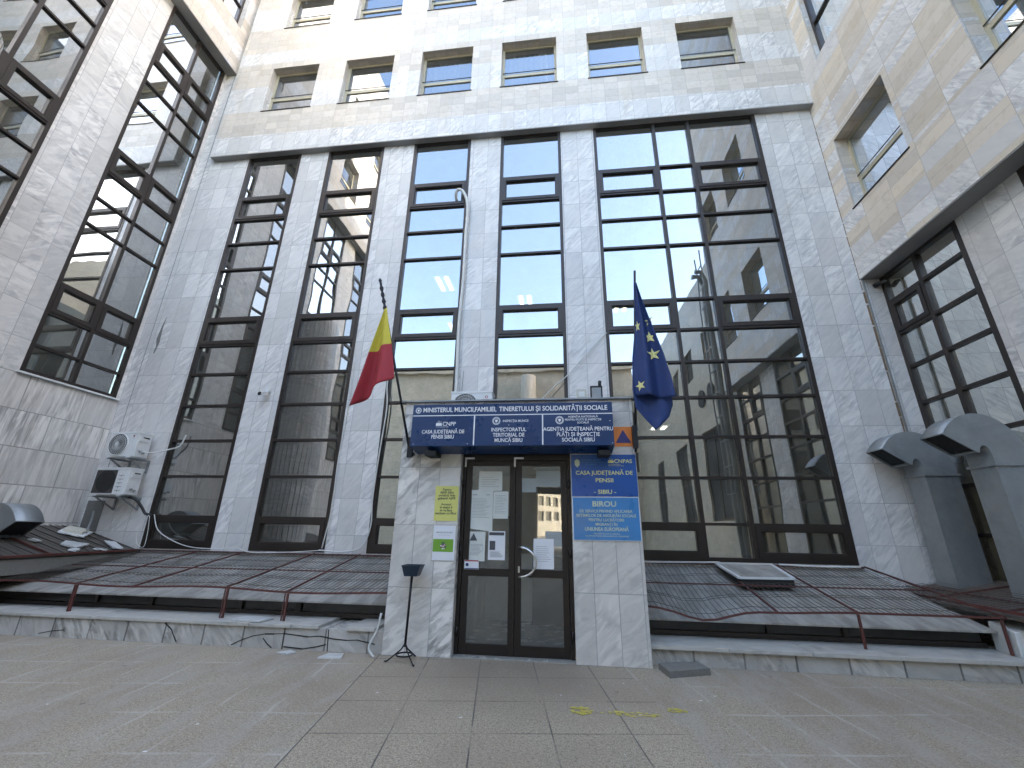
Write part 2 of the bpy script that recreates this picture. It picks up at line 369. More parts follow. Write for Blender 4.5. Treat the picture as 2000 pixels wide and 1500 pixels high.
def text(name, body, x, z, y, h, m, parent, align='CENTER', sx=1., bold=.0, sp=1.0, ls=1.0, fit=None):
    """letters standing on a panel that faces -Y; x,z is the middle (or left end) of the first base line, h the capital height"""
    cu = bpy.data.curves.new(name, 'FONT'); cu.body = body; cu.size = h / .70; cu.align_x = align; cu.offset = bold * h; cu.space_character = sp; cu.space_line = ls
    cu.extrude = .0008; cu.resolution_u = 3
    t = bpy.data.objects.new(name, cu); COL.objects.link(t)
    bpy.context.view_layer.update()
    me = bpy.data.meshes.new_from_object(t.evaluated_get(bpy.context.evaluated_depsgraph_get()))
    bpy.data.objects.remove(t); bpy.data.curves.remove(cu)
    if fit:
        xs = [v.co.x for v in me.vertices]; sx = fit / (max(xs) - min(xs))
        if align == 'LEFT': me.transform(Matrix.Translation((-min(xs), 0, 0)))
        else: me.transform(Matrix.Translation((-(min(xs) + max(xs)) / 2, 0, 0)))
    me.transform(Matrix.Translation((x, y - .001, z)) @ Matrix.Rotation(math.pi / 2, 4, 'X') @ Matrix.Scale(sx, 4, (1, 0, 0)))
    me.materials.clear(); me.materials.append(m)
    o = bpy.data.objects.new(name, me); COL.objects.link(o); attach(o, parent); return o

# wall frames: (u, d, z) -> world, d = how far it stands out of the plane
def facing(kind, plane):
    if kind == 'S': return lambda u, d, z: (u, plane - d, z)
    if kind == 'E': return lambda u, d, z: (plane + d, u, z)
    return lambda u, d, z: (plane - d, u, z)

def wall(mb, F, u0, u1, z0, z1, opens, depth, mi=0, rmi=None):
    us = sorted({u0, u1, *[min(max(v, u0), u1) for o in opens for v in o[:2]]}); zs = sorted({z0, z1, *[min(max(v, z0), z1) for o in opens for v in o[2:4]]})
    for a, b in zip(us, us[1:]):
        for c, d in zip(zs, zs[1:]):
            mu, mz = (a + b) / 2, (c + d) / 2
            if any(o[0] < mu < o[1] and o[2] < mz < o[3] for o in opens): continue
            mb.face([F(a, 0, c), F(b, 0, c), F(b, 0, d), F(a, 0, d)], mi)
    r = mi if rmi is None else rmi
    for o in opens:
        a, b, c, d = o[:4]; dp = -(o[4] if len(o) > 4 else depth)
        for q in (((a, c), (a, d)), ((b, c), (b, d)), ((a, c), (b, c)), ((a, d), (b, d))):
            (p, s_), (t, w) = q
            mb.face([F(p, 0, s_), F(t, 0, w), F(t, dp, w), F(p, dp, s_)], r)

def curtain_window(parent, F, ub, zb, vents=(), dep=.0, fm=None, gm=None, w=.05, wo=.075, lab=None, split=None, glass_d=-.05):
    """grid window: ub mullion lines, zb transom lines, vents set of (col,row) with an opening sash"""
    fm = fm or m_brown; gm = gm or m_glass
    f = MB(); a0, a1, c0, c1 = ub[0], ub[-1], zb[0], zb[-1]
    def B(u0, u1, z0, z1, d0, d1, mb=None): (mb or f).box(F(u0, d0, z0), F(u1, d1, z1))
    t0, t1 = dep - .09, dep + .012
    B(a0, a0 + wo, c0, c1, t0, t1); B(a1 - wo, a1, c0, c1, t0, t1)
    B(a0 + wo, a1 - wo, c0, c0 + wo, t0, t1 - .002); B(a0 + wo, a1 - wo, c1 - wo, c1, t0, t1 - .002)
    for u in ub[1:-1]: B(u - wo / 2, u + wo / 2, c0 + wo, c1 - wo, t0, t1 - .003)
    cols = [(ub[i] + (wo if i == 0 else wo / 2), ub[i + 1] - (wo if i == len(ub) - 2 else wo / 2)) for i in range(len(ub) - 1)]
    for i, (p, q) in enumerate(cols):
        for k, z in enumerate(zb[1:-1]):
            if (i, k + 1) in (split or ()): continue
            B(p, q, z - w / 2, z + w / 2, t0, t1 - .006)
    win = f.build('window', fm, parent)
    if lab: win['label'] = lab
    g = MB()
    for i, (p, q) in enumerate(cols):
        g.face([F(p, glass_d + dep, c0 + wo), F(q, glass_d + dep, c0 + wo), F(q, glass_d + dep, c1 - wo), F(p, glass_d + dep, c1 - wo)])
    g.build('glass', gm, win)
    for (i, k) in vents:
        p, q = cols[i]; z0, z1 = zb[k] + (wo if k == 0 else w / 2), zb[k + 1] - w / 2
        v = MB(); e = .085; o1 = t1 + .012
        for (x0, x1, y0, y1) in ((p, p + e, z0, z1), (q - e, q, z0, z1), (p + e, q - e, z0, z0 + e), (p + e, q - e, z1 - e, z1)): B(x0, x1, y0, y1, t0 + .02, o1, v)
        for (x0, x1, y0, y1) in ((p + e, p + e + .018, z0 + e, z1 - e), (q - e - .018, q - e, z0 + e, z1 - e), (p + e + .018, q - e - .018, z0 + e, z0 + e + .018), (p + e + .018, q - e - .018, z1 - e - .018, z1 - e)): B(x0, x1, y0, y1, t0 + .03, o1 - .02, v)
        for x0 in (p + .3, q - .34): B(x0, x0 + .04, z0 + .03, z0 + .045, o1, o1 + .01, v)
        v.build('vent_sash', fm, win)
    return win

def square_window(parent, F, u0, u1, z0, z1, dep, lab=None):
    """office window in a deep stone reveal: cream frame, one big pane over a low one"""
    f = MB(); t = .068
    def B(a, b, c, d, e0=-dep - .03, e1=-dep + .03, mb=None): (mb or f).box(F(a, e0, c), F(b, e1, d))
    B(u0, u0 + t, z0, z1); B(u1 - t, u1, z0, z1); B(u0 + t, u1 - t, z1 - t, z1); B(u0 + t, u1 - t, z0, z0 + t)
    zr = z0 + (z1 - z0) * .36
    B(u0 + t, u1 - t, zr, zr + .10, -dep - .03, -dep + .028)
    f2 = f
    win = f2.build('window', m_cream, parent)
    if lab: win['label'] = lab
    g = MB(); g.face([F(u0 + t, -dep, z0 + t), F(u1 - t, -dep, z0 + t), F(u1 - t, -dep, z1 - t), F(u0 + t, -dep, z1 - t)]); g.build('glass', m_glassU, win)
    r = MB(); r.tube([F(u0 + .02, -dep + .05, zr + .13), F(u1 - .02, -dep + .05, zr + .13)], .012, 6); r.build('safety_rail', m_brown, win)
    s = MB(); s.box(F(u0 - .03, -dep, z0 - .025), F(u1 + .03, .02, z0 - .002)); s.build('sill', m_brown2, win)
    return win

# ------------------------------------------------------------------ ground and far setting
g = MB(); g.face([(-120, -160, 0), (120, -160, 0), (120, 60, 0), (-120, 60, 0)]); tag(g.build('ground', M_paving()), kind='structure')

# ------------------------------------------------------------------ central wing
FY, UY, TOP = 8.6, 8.42, 23.2
SL = [(-8.92, -7.28), (-6.43, -4.77), (-3.885, -2.265), (-1.427, .19), (1.06, 5.155)]
ROWS = [1.07, 1.72, 2.57, 3.37, 4.20, 4.99, 5.75, 6.50, 7.95, 8.77, 9.55, 10.32, 11.82]
cw = thing('building_wing', 'central office wing with tall brown framed window strips, behind the entrance porch', 'building', (-1.8, 8.6, 0))
F = facing('S', FY); b = MB()
wall(b, F, -10.6, 6.9, 0, 11.82, [(a, c, 1.07, 11.82) for a, c in SL], .12)
b.box((-10.6, FY, 11.82), (-10.05, FY + .3, TOP))
b.build('pillar_wall', m_pillar, cw)
UX = [(-8.80, -7.24), (-6.35, -4.79), (-3.90, -2.33), (-1.457, .14), (1.02, 2.59), (3.51, 5.10)]
UZ = [(13.46, 15.30), (17.22, 19.06), (20.98, 22.6)]
b = MB(); F2 = facing('S', UY)
ops = [(a, c, z0, z1) for z0, z1 in UZ for a, c in UX]
wall(b, F2, -10.05, 6.5, 11.80, TOP, ops, .24)
b.face([(-10.05, UY, 11.80), (-10.05, FY, 11.80), (-10.05, FY, TOP), (-10.05, UY, TOP)])
b.build('upper_wall', m_band, cw)
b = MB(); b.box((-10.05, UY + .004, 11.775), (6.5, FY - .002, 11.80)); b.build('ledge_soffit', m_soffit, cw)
b = MB(); b.box((-10.6, UY + .02, TOP), (6.5, 20, TOP + .3)); b.build('roof', m_soffit, cw)
for i, (a, c) in enumerate(SL[:4]):
    curtain_window(cw, F, [a, c], ROWS, vents=[(0, 0), (0, 5), (0, 10)] if False else [(0, 0), (0, 6), (0, 10)],
                   lab=['narrow glass strip nearest the left wing', 'glass strip second from the left wing', 'glass strip left of the porch, with the white hose', 'glass strip above the porch sign'][i])
curtain_window(cw, F, [1.06, 2.62, 3.49, 5.155], ROWS, vents=[(0, 0), (0, 6), (0, 10), (2, 0), (2, 6), (2, 10)], lab='wide three bay window right of the porch')
for z0, z1 in UZ:
    for a, c in UX: square_window(cw, F2, a, c, z0, z1, .24)
# rooms behind the glass
b = MB()
for z in (.95, 4.35, 8.12, 11.9, 15.6, 19.4, 23.2): b.box((-10.5, FY + .35, z - .12), (6.8, 13.5, z), 1)
b.box((-10.5, 13.5, .5), (6.8, 13.6, TOP - .2), 0)
for x in (-10.55, -7.0 + .1, -4.35, -1.85, .62, 6.75): b.box((x - .05, FY + .36, .95), (x + .05, 13.5, TOP - .3), 0)
b.build('interior', [m_room, m_roomf], cw)
b = MB()
for z in (4.22, 7.99, 11.77, 15.47, 19.27): b.face([(-10.5, FY + .37, z), (6.8, FY + .37, z), (6.8, 13.5, z), (-10.5, 13.5, z)])
b.build('ceiling', m_roomc, cw)
# curtain in the wide window, top left, built of folds
b = MB(); n = 90
for k in range(n):
    x0, x1 = 1.2 + 1.9 * k / n, 1.2 + 1.9 * (k + 1) / n
    y = lambda x: FY + .42 + .045 * math.sin(x * 34 + 1.5 * math.sin(x * 7))
    b.face([(x0, y(x0), 8.2), (x1, y(x1), 8.2), (x1, y(x1), 11.7), (x0, y(x0), 11.7)], 0, True)
b.build('curtain', m_curt, cw)
b = MB(); n = 60
for (X0, X1, zz0, zz1) in ((-3.7, -2.9, 13.2, 15.4), (-1.3, -.1, 13.2, 15.4)):
    for k in range(n):
        x0, x1 = X0 + (X1 - X0) * k / n, X0 + (X1 - X0) * (k + 1) / n
        y = lambda x: UY + .52 + .03 * math.sin(x * 40)
        b.face([(x0, y(x0), zz0), (x1, y(x1), zz0), (x1, y(x1), zz1), (x0, y(x0), zz1)], 0, True)
b.build('curtain', m_curt, cw)
# fluorescent lamps on the office ceilings
def lamp(x, y, z, lab, L=.8):
    t = thing('ceiling_lamp', lab, 'lamp', (x, y, z), 'lit office ceiling lamps')
    b = MB(); b.box((x - .24, y - L / 2, z - .05), (x + .24, y + L / 2, z - .002)); b.build('housing', m_white, t)
    b = MB()
    for dx in (-.12, .12):
        for k in range(6): y0 = y - L / 2 + .05 + (L - .1) * k / 6; b.box((x + dx - .05, y0, z - .075), (x + dx + .05, y0 + (L - .1) / 6 * .72, z - .052))
    b.build('tube', m_lamp, t)
lamp(-3.06, 9.75, 7.98, 'lit ceiling lamp seen through the glass strip with the white hose, upper floor')
lamp(-.92, 10.9, 7.98, 'lit ceiling lamp seen through the glass strip above the porch')
lamp(-3.4, 12.4, 7.98, 'second lit ceiling lamp, deeper in the room behind the hose window')
lamp(1.9, 11.4, 7.98, 'lit ceiling lamp deep behind the wide window, left bay')
lamp(2.6, 11.2, 4.21, 'lit ceiling lamp low in the wide window beside the blue flag', .5)

# ------------------------------------------------------------------ left wing
LT = 27.
lw = thing('building_wing', 'left office wing with white marble piers and dark gridded windows above stained slabs', 'building', (-10.6, 4, 0))
E1 = facing('E', -10.6); E2 = facing('E', -10.25)
LZ = [4.39, 4.99, 5.73, 6.44, 8.04, 8.76, 9.51, 10.23, 11.86, 12.59, 13.31, 14.03, 15.50]
WY = [(6.60, 8.50), (3.62, 5.48), (.62, 2.5), (-2.4, -.5)]
b = MB(); wall(b, E1, -3.4, 8.6, 4.39, 15.5, [(a, c, 4.39, 15.5) for a, c in WY], .12); b.build('pier_wall', m_side, lw)
b = MB(); b.face([(-10.6, -3.4, 0), (-10.6, 8.6, 0), (-10.6, 8.6, 4.39), (-10.6, -3.4, 4.39)]); b.build('base_wall', m_veined, lw)
b = MB(); LU = [(6.9, 8.25, 17.15, 20.4), (3.7, 5.2, 17.3, 19.2), (.9, 2.4, 17.3, 19.2), (-1.9, -.4, 17.3, 19.2), (3.7, 5.2, 21.1, 23), (.9, 2.4, 21.1, 23), (-1.9, -.4, 21.1, 23)]
wall(b, E2, -3.4, 8.6, 15.5, LT, LU, .30); b.build('upper_wall', m_bandL, lw)
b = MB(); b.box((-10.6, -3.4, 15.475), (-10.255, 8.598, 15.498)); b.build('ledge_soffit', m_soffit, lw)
b = MB(); b.box((-22, -3.4, LT), (-10.25, 8.4, LT + .3)); b.build('roof', m_soffit, lw)
for i, (a, c) in enumerate(WY):
    curtain_window(lw, E1, [a, (a + c) / 2, c], LZ, vents=[(0, 2), (1, 2), (0, 6), (1, 6), (0, 10), (1, 10)], lab='gridded window beside the central wing' if i == 0 else None)
curtain_window(lw, E2, [6.9, 7.6, 8.25], [17.15, 18.2, 20.4], dep=-.2, lab='dark framed upper window in the corner')
for o in LU[1:]: square_window(lw, E2, *o[:4], .30)
b = MB()
for z in (4.3, 8.3, 11.9, 15.4, 19.4): b.box((-16, -3.3, z - .15), (-11.0, 8.5, z), 1)
b.box((-16.1, -3.3, 0), (-16, 8.5, LT - .2)); b.box((-16, 8.5, 0), (-10.9, 8.55, LT - .2)); b.box((-22, -3.4, 0), (-10.62, -3.35, LT - .2)); b.build('interior', [m_room, m_roomf], lw)
b = MB(); b.box((-10.6, 6.55, 4.352), (-10.53, 8.55, 4.386)); b.build('window_sill', m_white, lw)
# joint lines and missing chips in the corner strip
b = MB(); b.box((-10.315, FY - .006, 1.5), (-10.30, FY + .0, TOP)); b.build('expansion_joint', m_soffit, cw)
b = MB(); pts = [(-10.11, 5.98), (-10.07, 6.35), (-10.02, 6.6), (-10.03, 6.25), (-10.0, 5.9), (-10.04, 5.62), (-10.08, 5.58), (-10.06, 5.8)]
b.prism(pts, lambda p, q, t: (p, t, q), FY - .006, FY + .01); b.build('chipped_slab', m_conc, cw)
b = MB(); b.box((-10.52, FY - .012, 1.38), (-10.10, FY + .0, 2.03)); b.build('bare_patch', m_conc, cw)

# ------------------------------------------------------------------ right wing
rw = thing('building_wing', 'right office wing of beige and white stone above the two tall air ducts', 'building', (6.9, 4, 0))
W1 = facing('W', 6.88); W2 = facing('W', 6.5)
RZ = [.82, 1.6, 2.4, 3.21, 3.98, 4.72, 5.44, 6.16, 6.79]
WR = [(6.76, 8.58), (3.85, 5.7), (.95, 2.8)]
b = MB(); wall(b, W1, .8, 8.6, 0, 6.79, [(a, c, .82, 6.79) for a, c in WR], .12); b.build('pier_wall', m_side, rw)
RU = [(6.66, 8.19, 8.34, 10.27), (3.70, 5.21, 8.34, 10.27), (1.2, 2.6, 8.34, 10.27), (6.72, 7.98, 12.68, 16.0), (3.70, 5.21, 13.2, 15.1), (1.2, 2.6, 13.2, 15.1)]
b = MB(); wall(b, W2, .8, 8.6, 6.79, 27, RU, .30); b.face([(6.5, .8, 6.79), (20, .8, 6.79), (20, .8, 27), (6.5, .8, 27)]); b.build('upper_wall', m_bandR, rw)
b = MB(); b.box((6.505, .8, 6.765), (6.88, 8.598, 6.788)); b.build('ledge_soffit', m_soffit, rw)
b = MB(); b.box((6.5, .8, 27), (20, 20, 27.3)); b.build('roof', m_soffit, rw)
for i, (a, c) in enumerate(WR):
    curtain_window(rw, W1, [a, (a + c) / 2 + .03, c], RZ, vents=[(1, 6)], wo=.085, w=.06, gm=m_glassS, lab='dark gridded window behind the air ducts' if i == 0 else None)
for i, o in enumerate(RU):
    if i == 3: curtain_window(rw, W2, [o[0], o[1]], [12.68, 13.9, 16.0], dep=-.16, lab='dark framed upper window in the corner')
    else: square_window(rw, W2, *o[:4], .30)
b = MB()
for z in (3.9, 7.9, 11.9): b.box((7.3, 1, z - .15), (11, 8.5, z), 1)
b.box((11, .9, 0), (11.1, 8.5, 20)); b.box((6.95, 8.7, 0), (11, 8.75, 20)); b.box((6.95, .85, 0), (11, .9, 20)); b.build('interior', [m_room, m_roomf], rw)
b = MB(); b.tube([(6.535, 8.575, .85), (6.535, 8.575, 6.76)], .017, 6); b.build('corner_pipe', m_conc, rw)
b = MB(); r_ = random.Random(2); z = .9
while z < 11.7:
    h = r_.uniform(.15, .5); w_ = r_.uniform(.012, .028); b.box((6.5 - w_ * .6, 8.6 - .006, z), (6.5 + (w_ if z < 6.3 else -.001), 8.599, min(z + h, 11.77))); z += h + (r_.uniform(0, .05))
b.build('stained_joint', M_plain('rusty_sealant', (.20, .135, .085), .9, var=.4, sc=9), rw)

# right annex further out, seen in the glass only, with unseen shade blocks added behind it
ax = thing('building_annex', 'lower stone annex with round openings, seen only as a reflection in the wide window', 'building', (6.9, -10, 0))
b = MB(); AO = [(-3.6, -1.2, 2, 6), (-8.6, -6.2, 2, 6), (-14, -12, 2, 6), (-2, -.7, 9, 10.6), (-5, -3.7, 9, 10.6), (-8, -6.7, 9, 10.6), (-12, -10.7, 9, 10.6)]
wall(b, W1, -20, .8, 0, 13.1, AO, .25); b.box((6.88, -20, 13.1), (14, .8, 13.4)); b.build('wall', m_opp, ax)
for o in AO:
    curtain_window(ax, facing('W', 6.88), [o[0], (o[0] + o[1]) / 2, o[1]], [o[2], (o[2] + o[3]) / 2, o[3]], dep=-.1)
b = MB(); b.box((22, -8, 0), (34, .8, 29)); b.box((22, -26, 0), (34, -17, 29)); b.build('unseen_shade_block', m_opp, ax)  # added out of sight to keep sun off the left wing and round shaft
b = MB()
for y in (-1.6, -2.9): b.tube([(6.8, y, 7.6), (6.84, y, 7.6)], .42, 20)
b.build('round_opening', m_dark, ax)
b = MB()
for y in (.1, -.3): b.tube([(6.66, y, 0), (6.66, y, 12.2), (6.5, y, 12.7), (6.2, y, 12.7)], .11, 8)
b.bar((6.5, .3, 3), (6.5, .3, 13.8), .05); b.bar((6.5, -.5, 3), (6.5, -.5, 13.8), .05)
for z in range(3, 14): b.bar((6.5, .3, z), (6.5, -.5, z), .04)
b.build('drain_pipes', m_galv, ax)
b = MB(); b.box((7, -19.9, 0), (7.6, .7, 13)); b.build('interior', m_dark, ax)

# marble stair turret on the left wing, seen as a reflection in the second glass strip
tr = MB(); n = 40; c = (-9.75, 3.05)
st_ = thing('stair_turret', 'round ribbed marble turret on the left wing, seen reflected in the glass', 'turret', (c[0], c[1], 0))
for k in range(n):
    a0, a1 = -math.pi / 2 + math.pi * 2 * k / n, -math.pi / 2 + math.pi * 2 * (k + .86) / n; r = .95
    tr.face([(c[0] + r * math.cos(a0), c[1] + r * math.sin(a0), 0), (c[0] + r * math.cos(a1), c[1] + r * math.sin(a1), 0), (c[0] + r * math.cos(a1), c[1] + r * math.sin(a1), 9.2), (c[0] + r * math.cos(a0), c[1] + r * math.sin(a0), 9.2)])
tr.build('ribbing', m_side, st_)
b = MB(); b.tube([(c[0], c[1], 0), (c[0], c[1], 9.1), (c[0], c[1], 9.4)], .9, 40, radii=[.92, .92, .6]); b.build('core', m_porch, st_)

# opposite block across the courtyard with a passage under it
op = thing('opposite_block', 'stone office block across the courtyard behind the camera, seen reflected in the glass', 'building', (0, -20, 0))
FN = lambda u, d, z: (u, -20 + d, z)
b = MB(); OO = [(-3.1, 1.4, 0, 4.5)] + [(x, x + 1.5, z, z + 1.8) for x in (-9.3, -6.6, 2.6, 5.3) for z in (6.2, 9.8)]
wall(b, FN, -30, 6.9, 0, 15.6, OO, .4); b.build('wall', m_opp, op)
b = MB(); b.box((-30, -20.3, 15.6), (6.9, -19.6, 16.0)); b.box((-30, -26, 16.0), (6.9, -25.7, 17.6)); b.build('parapet', m_opp, op)
b = MB()
for o in OO[1:]: b.box((o[0], -20.5, o[2]), (o[1], -20.42, o[3]))
b.box((-30, -27, 4.5), (6.9, -26.6, 15.6)); b.box((-10.4, -26, 0), (-3.1, -25.9, 4.5)); b.box((1.4, -26, 0), (6.8, -25.9, 4.5))
b.build('dark_glazing', m_brown2, op)
b = MB(); b.tube([(-2.7, -19.2, 0), (-2.7, -19.2, 14.9)], .95, 28); b.build('round_shaft', m_opp, op)
# sunlit slab tower beyond the passage
tw = thing('office_tower', 'sunlit white office slab of many small windows, seen mirrored in the right door', 'building', (-12, -82, 0))
a = R(38); ux = Vector((math.cos(a), -math.sin(a), 0)); nn = Vector((math.sin(a), math.cos(a), 0)); o0 = Vector((-26, -70, 0))
FT = lambda u, d, z: tuple(o0 + ux * u + nn * d + Vector((0, 0, z)))
b = MB(); TO = [(1 + 2.1 * i, 2.5 + 2.1 * i, 3.2 + 3.2 * k, 5.2 + 3.2 * k) for i in range(17) for k in range(7)]
wall(b, FT, 0, 38, 0, 27, TO, .35); b.build('wall', M_plain('white_render', (.5, .47, .39), .8), tw)
b = MB(); b.face([FT(0, -.35, 0), FT(38, -.35, 0), FT(38, -.35, 27), FT(0, -.35, 27)]); b.build('window_band', M_plain('far_glass', (.07, .09, .10), .2), tw)

# ------------------------------------------------------------------ entrance porch
po = thing('entrance_porch', 'projecting marble entrance porch with brown double door frame, under the navy sign', 'porch', (-.67, 6.1, 0))
PL, PR, DL, DR, PY, PT = -2.39, 1.063, -1.456, .140, 6.10, 3.43
b = MB()
b.box((PL, PY, 0), (DL, 8.59, PT)); b.build('pillar', m_porch, po, .004)
b = MB(); b.box((DR, PY, 0), (PR, 8.59, PT)); b.build('pillar', m_porch, po, .004)
b = MB(); b.box((DL, PY + .012, 2.68), (DR, 8.59, PT - .004)); b.build('lintel', m_porch, po)
b = MB(); b.box((PL - .05, PY - .05, PT), (PR + .03, 8.59, PT + .022)); b.build('roof_sheet', m_galv, po)
b = MB(); b.box((DL + .02, 8.5, 0), (DR - .02, 8.55, 2.68)); b.box((DL + .002, PY + .2, 2.60), (DR - .002, 8.55, 2.675)); b.build('hall_wall', m_white, po)
b = MB(); b.box((DL + .001, PY + .03, .0), (DR - .001, 8.55, .018)); b.build('hall_floor', M_plain('hall_tiles', (.30, .30, .28), .25), po)
b = MB(); b.box((-.55, 8.2, .02), (.1, 8.45, 1.1)); b.box((-1.35, 8.0, .9), (-.9, 8.4, 1.8), 0); b.build('hall_furniture', m_dark, po)
# door frame
b = MB()
b.box((DL + .003, 6.22, 0), (DL + .055, 6.34, 2.68)); b.box((DR - .055, 6.22, 0), (DR - .003, 6.34, 2.68)); b.box((DL + .055, 6.222, 2.545), (DR - .055, 6.34, 2.678)); b.build('door_frame', m_brown2, po)
def leaf(x0, x1, handle):
    d = MB(); y0, y1 = 6.235, 6.29
    gl = x0 + .085, x1 - .085
    d.box((x0, y0, .02), (gl[0], y1, 2.54)); d.box((gl[1], y0, .02), (x1, y1, 2.54))
    d.box((gl[0], y0 + .001, .02), (gl[1], y1, .15)); d.box((gl[0], y0 + .001, .962), (gl[1], y1, 1.062)); d.box((gl[0], y0 + .001, 2.47), (gl[1], y1, 2.54))
    o = d.build('door_leaf', m_brown2, po, .003)
    g = MB(); g.face([(gl[0], 6.262, .15), (gl[1], 6.262, .15), (gl[1], 6.262, .962), (gl[0], 6.262, .962)]); g.face([(gl[0], 6.262, 1.062), (gl[1], 6.262, 1.062), (gl[1], 6.262, 2.47), (gl[0], 6.262, 2.47)]); g.build('glass', m_glassD, o)
    g = MB()
    g.bm.free()
    for z in (.28, 1.28, 2.2):
        g = MB(); xx = x0 - .03 if not handle else x1 + .03
        g.tube([(xx, 6.215, z - .06), (xx, 6.215, z + .06)], .018, 8); g.box((xx - .03, 6.218, z - .05), (xx + .03, 6.235, z + .05))
        g.build('hinge', m_brown2, o)
    g = MB(); g.box((x0 - .03, 6.214, 2.565), (x0 + .115, 6.2195, 2.592)); g.box((x0 - .03, 6.214, 2.45), (x0 - .003, 6.2195, 2.565)); g.build('corner_tape', m_paperw, o)
    return o
lf = leaf(DL + .06, -.662, False); rf = leaf(-.656, DR - .06, True)
b = MB(); b.tube([(-.60 + .24 * math.sin(t), 6.235 - .07 * math.sin(t) ** .5 if 0 < t < math.pi else 6.235, 1.155 + .19 * math.cos(t)) for t in [math.pi * k / 20 for k in range(21)]], .016, 10)
b.build('handle', m_steel, rf)
b = MB(); b.disc((-.60, 6.233, 1.09), .012, 10); b.box((-.612, 6.228, 1.02), (-.588, 6.234, 1.10)); b.build('lock', m_steel, rf)
b = MB(); b.box((DL + .004, 6.19, 0), (DR - .004, 6.24, .02)); b.build('threshold', m_conc, po)

# papers stuck on the doors and pillar
PN = [0]
def paper(name, lab, x0, x1, z0, z1, m, y=None, lines=(), cat='notice', tilt=0., group='papers stuck on the entrance doors', z_top=None):
    PN[0] += 1; y = y or 6.2600 - .0010 * PN[0]
    t = thing(name, lab, cat, ((x0 + x1) / 2, y, z0), group)
    b = MB(); dz = tilt
    b.prism([(x0, z0), (x1, z0 + dz), (x1, z1), (x0, z1)], lambda p, q, t_: (p, t_, q), y - .002, y); b.build('sheet', m, t)
    if lines:
        b = MB()
        for (lx0, lx1, lz, lh, *k) in lines:
            b.box((x0 + (x1 - x0) * lx0, y - .0029, z0 + (z1 - z0) * lz), (x0 + (x1 - x0) * lx1, y - .0022, z0 + (z1 - z0) * lz + lh))
        b.build('print', m_inkb, t)
    return t
def rows_(n, z0=.12, z1=.72, h=.005, seed=1):
    r = random.Random(seed); return [(.1 + r.random() * .04, .62 + r.random() * .28, z0 + (z1 - z0) * i / n, h) for i in range(n)]
paper('notice', 'white sheet highest on the left door, over the two bigger sheets', -1.21, -.86, 2.11, 2.39, m_paper, lines=rows_(5, .2, .8))
paper('notice', 'wide sheet with curled lower corner below the highest one, left door', -1.325, -.99, 1.58, 2.12, m_paper, tilt=-.04, lines=rows_(14, .28, .8) + [(.1, .3, .86, .012), (.7, .85, .86, .012)])
paper('notice', 'plain sheet on the right side of the left door, beside the wide sheet', -.985, -.765, 1.72, 2.10, m_paper, lines=rows_(12, .2, .9, seed=3))
t = paper('notice', 'sheet with a grey warning triangle, low on the left door', -1.325, -1.085, 1.15, 1.54, m_paper, lines=rows_(9, .2, .6, seed=4))
b = MB(); b.prism([(-1.31, 1.42), (-1.20, 1.42), (-1.255, 1.52)], lambda p, q, t_: (p, t_, q), 6.2490, 6.2535); b.build('warning_triangle', m_ink, t)
t = paper('notice', 'sheet with dark header bar and black block, low middle of the left door', -1.04, -.80, 1.17, 1.55, m_paperw, lines=rows_(7, .1, .3, seed=5))
b = MB(); b.box((-1.03, 6.2490, 1.495), (-.815, 6.2525, 1.535)); b.box((-1.02, 6.2490, 1.30), (-.94, 6.2525, 1.42)); b.build('print_block', m_ink, t)
t = paper('notice', 'small sticker with red top edge and round badge, left door beside the lowest rail', -1.365, -1.16, .985 + .06, 1.165, m_paperw, y=6.232, cat='sticker')
b = MB(); b.box((-1.36, 6.227, 1.148), (-1.165, 6.2295, 1.163)); b.build('red_stripe', m_rcl, t)
b = MB(); b.disc((-1.325, 6.2285, 1.105), .022, 16); b.box((-1.36, 6.227, 1.048), (-1.165, 6.2295, 1.06)); b.build('badge', m_bcl, t)
paper('notice', 'grey sheet at the top right corner of the right door', -.36, -.01, 2.17, 2.40, m_paperg, lines=rows_(6, .15, .8, seed=6))
paper('notice', 'grey sheet at the upper left of the right door', -.565, -.36, 2.09, 2.29, m_paperg, lines=rows_(5, .15, .8, seed=7))
paper('notice', 'grey blank sheet on the right side of the right door, halfway up', -.235, .0, 1.36, 1.56, m_paperg, lines=rows_(3, .5, .8, seed=8))
paper('notice', 'pale blue sheet at the bottom of the right door beside the handle', -.40, -.12, 1.07, 1.46, m_paperw, lines=rows_(8, .25, .8, seed=9))
paper('notice', 'narrow strip of paper along the top edge of the right door glass', -.40, -.01, 2.415, 2.455, m_paperg)

# yellow notice and poster on the left pillar
t = thing('pillar_notice', 'yellow laminated notice with black text on the left porch pillar', 'notice', (-1.64, PY, 1.68))
b = MB(); b.box((-1.812, PY - .006, 1.677), (-1.470, PY - .001, 2.157)); b.build('sheet', m_ypap, t)
text('lettering', 'Pentru\nAJPIS Sibiu\nurmăriți linia\ngalbenă AJPIS\n\nAccesul\nla etajul 6\nse va face\nexclusiv cu liftul', -1.641, 2.095, PY - .007, .030, m_ink, t, bold=.018, ls=.96, fit=.30)
t = thing('poster', 'white event poster with a green picture below the yellow notice', 'poster', (-1.64, PY, 1.15))
b = MB(); b.box((-1.812, PY - .006, 1.148), (-1.470, PY - .001, 1.627)); b.build('frame', m_cap, t)
b = MB(); b.box((-1.80, PY - .009, 1.16), (-1.482, PY - .0062, 1.615)); b.build('sheet', m_paperw, t)
text('lettering', 'SIMPOZION ȘTIINȚIFIC', -1.641, 1.515, PY - .0095, .016, m_inkb, t, bold=.03)
text('small_print', 'cu participare națională și internațională', -1.641, 1.485, PY - .0095, .007, m_inkb, t)
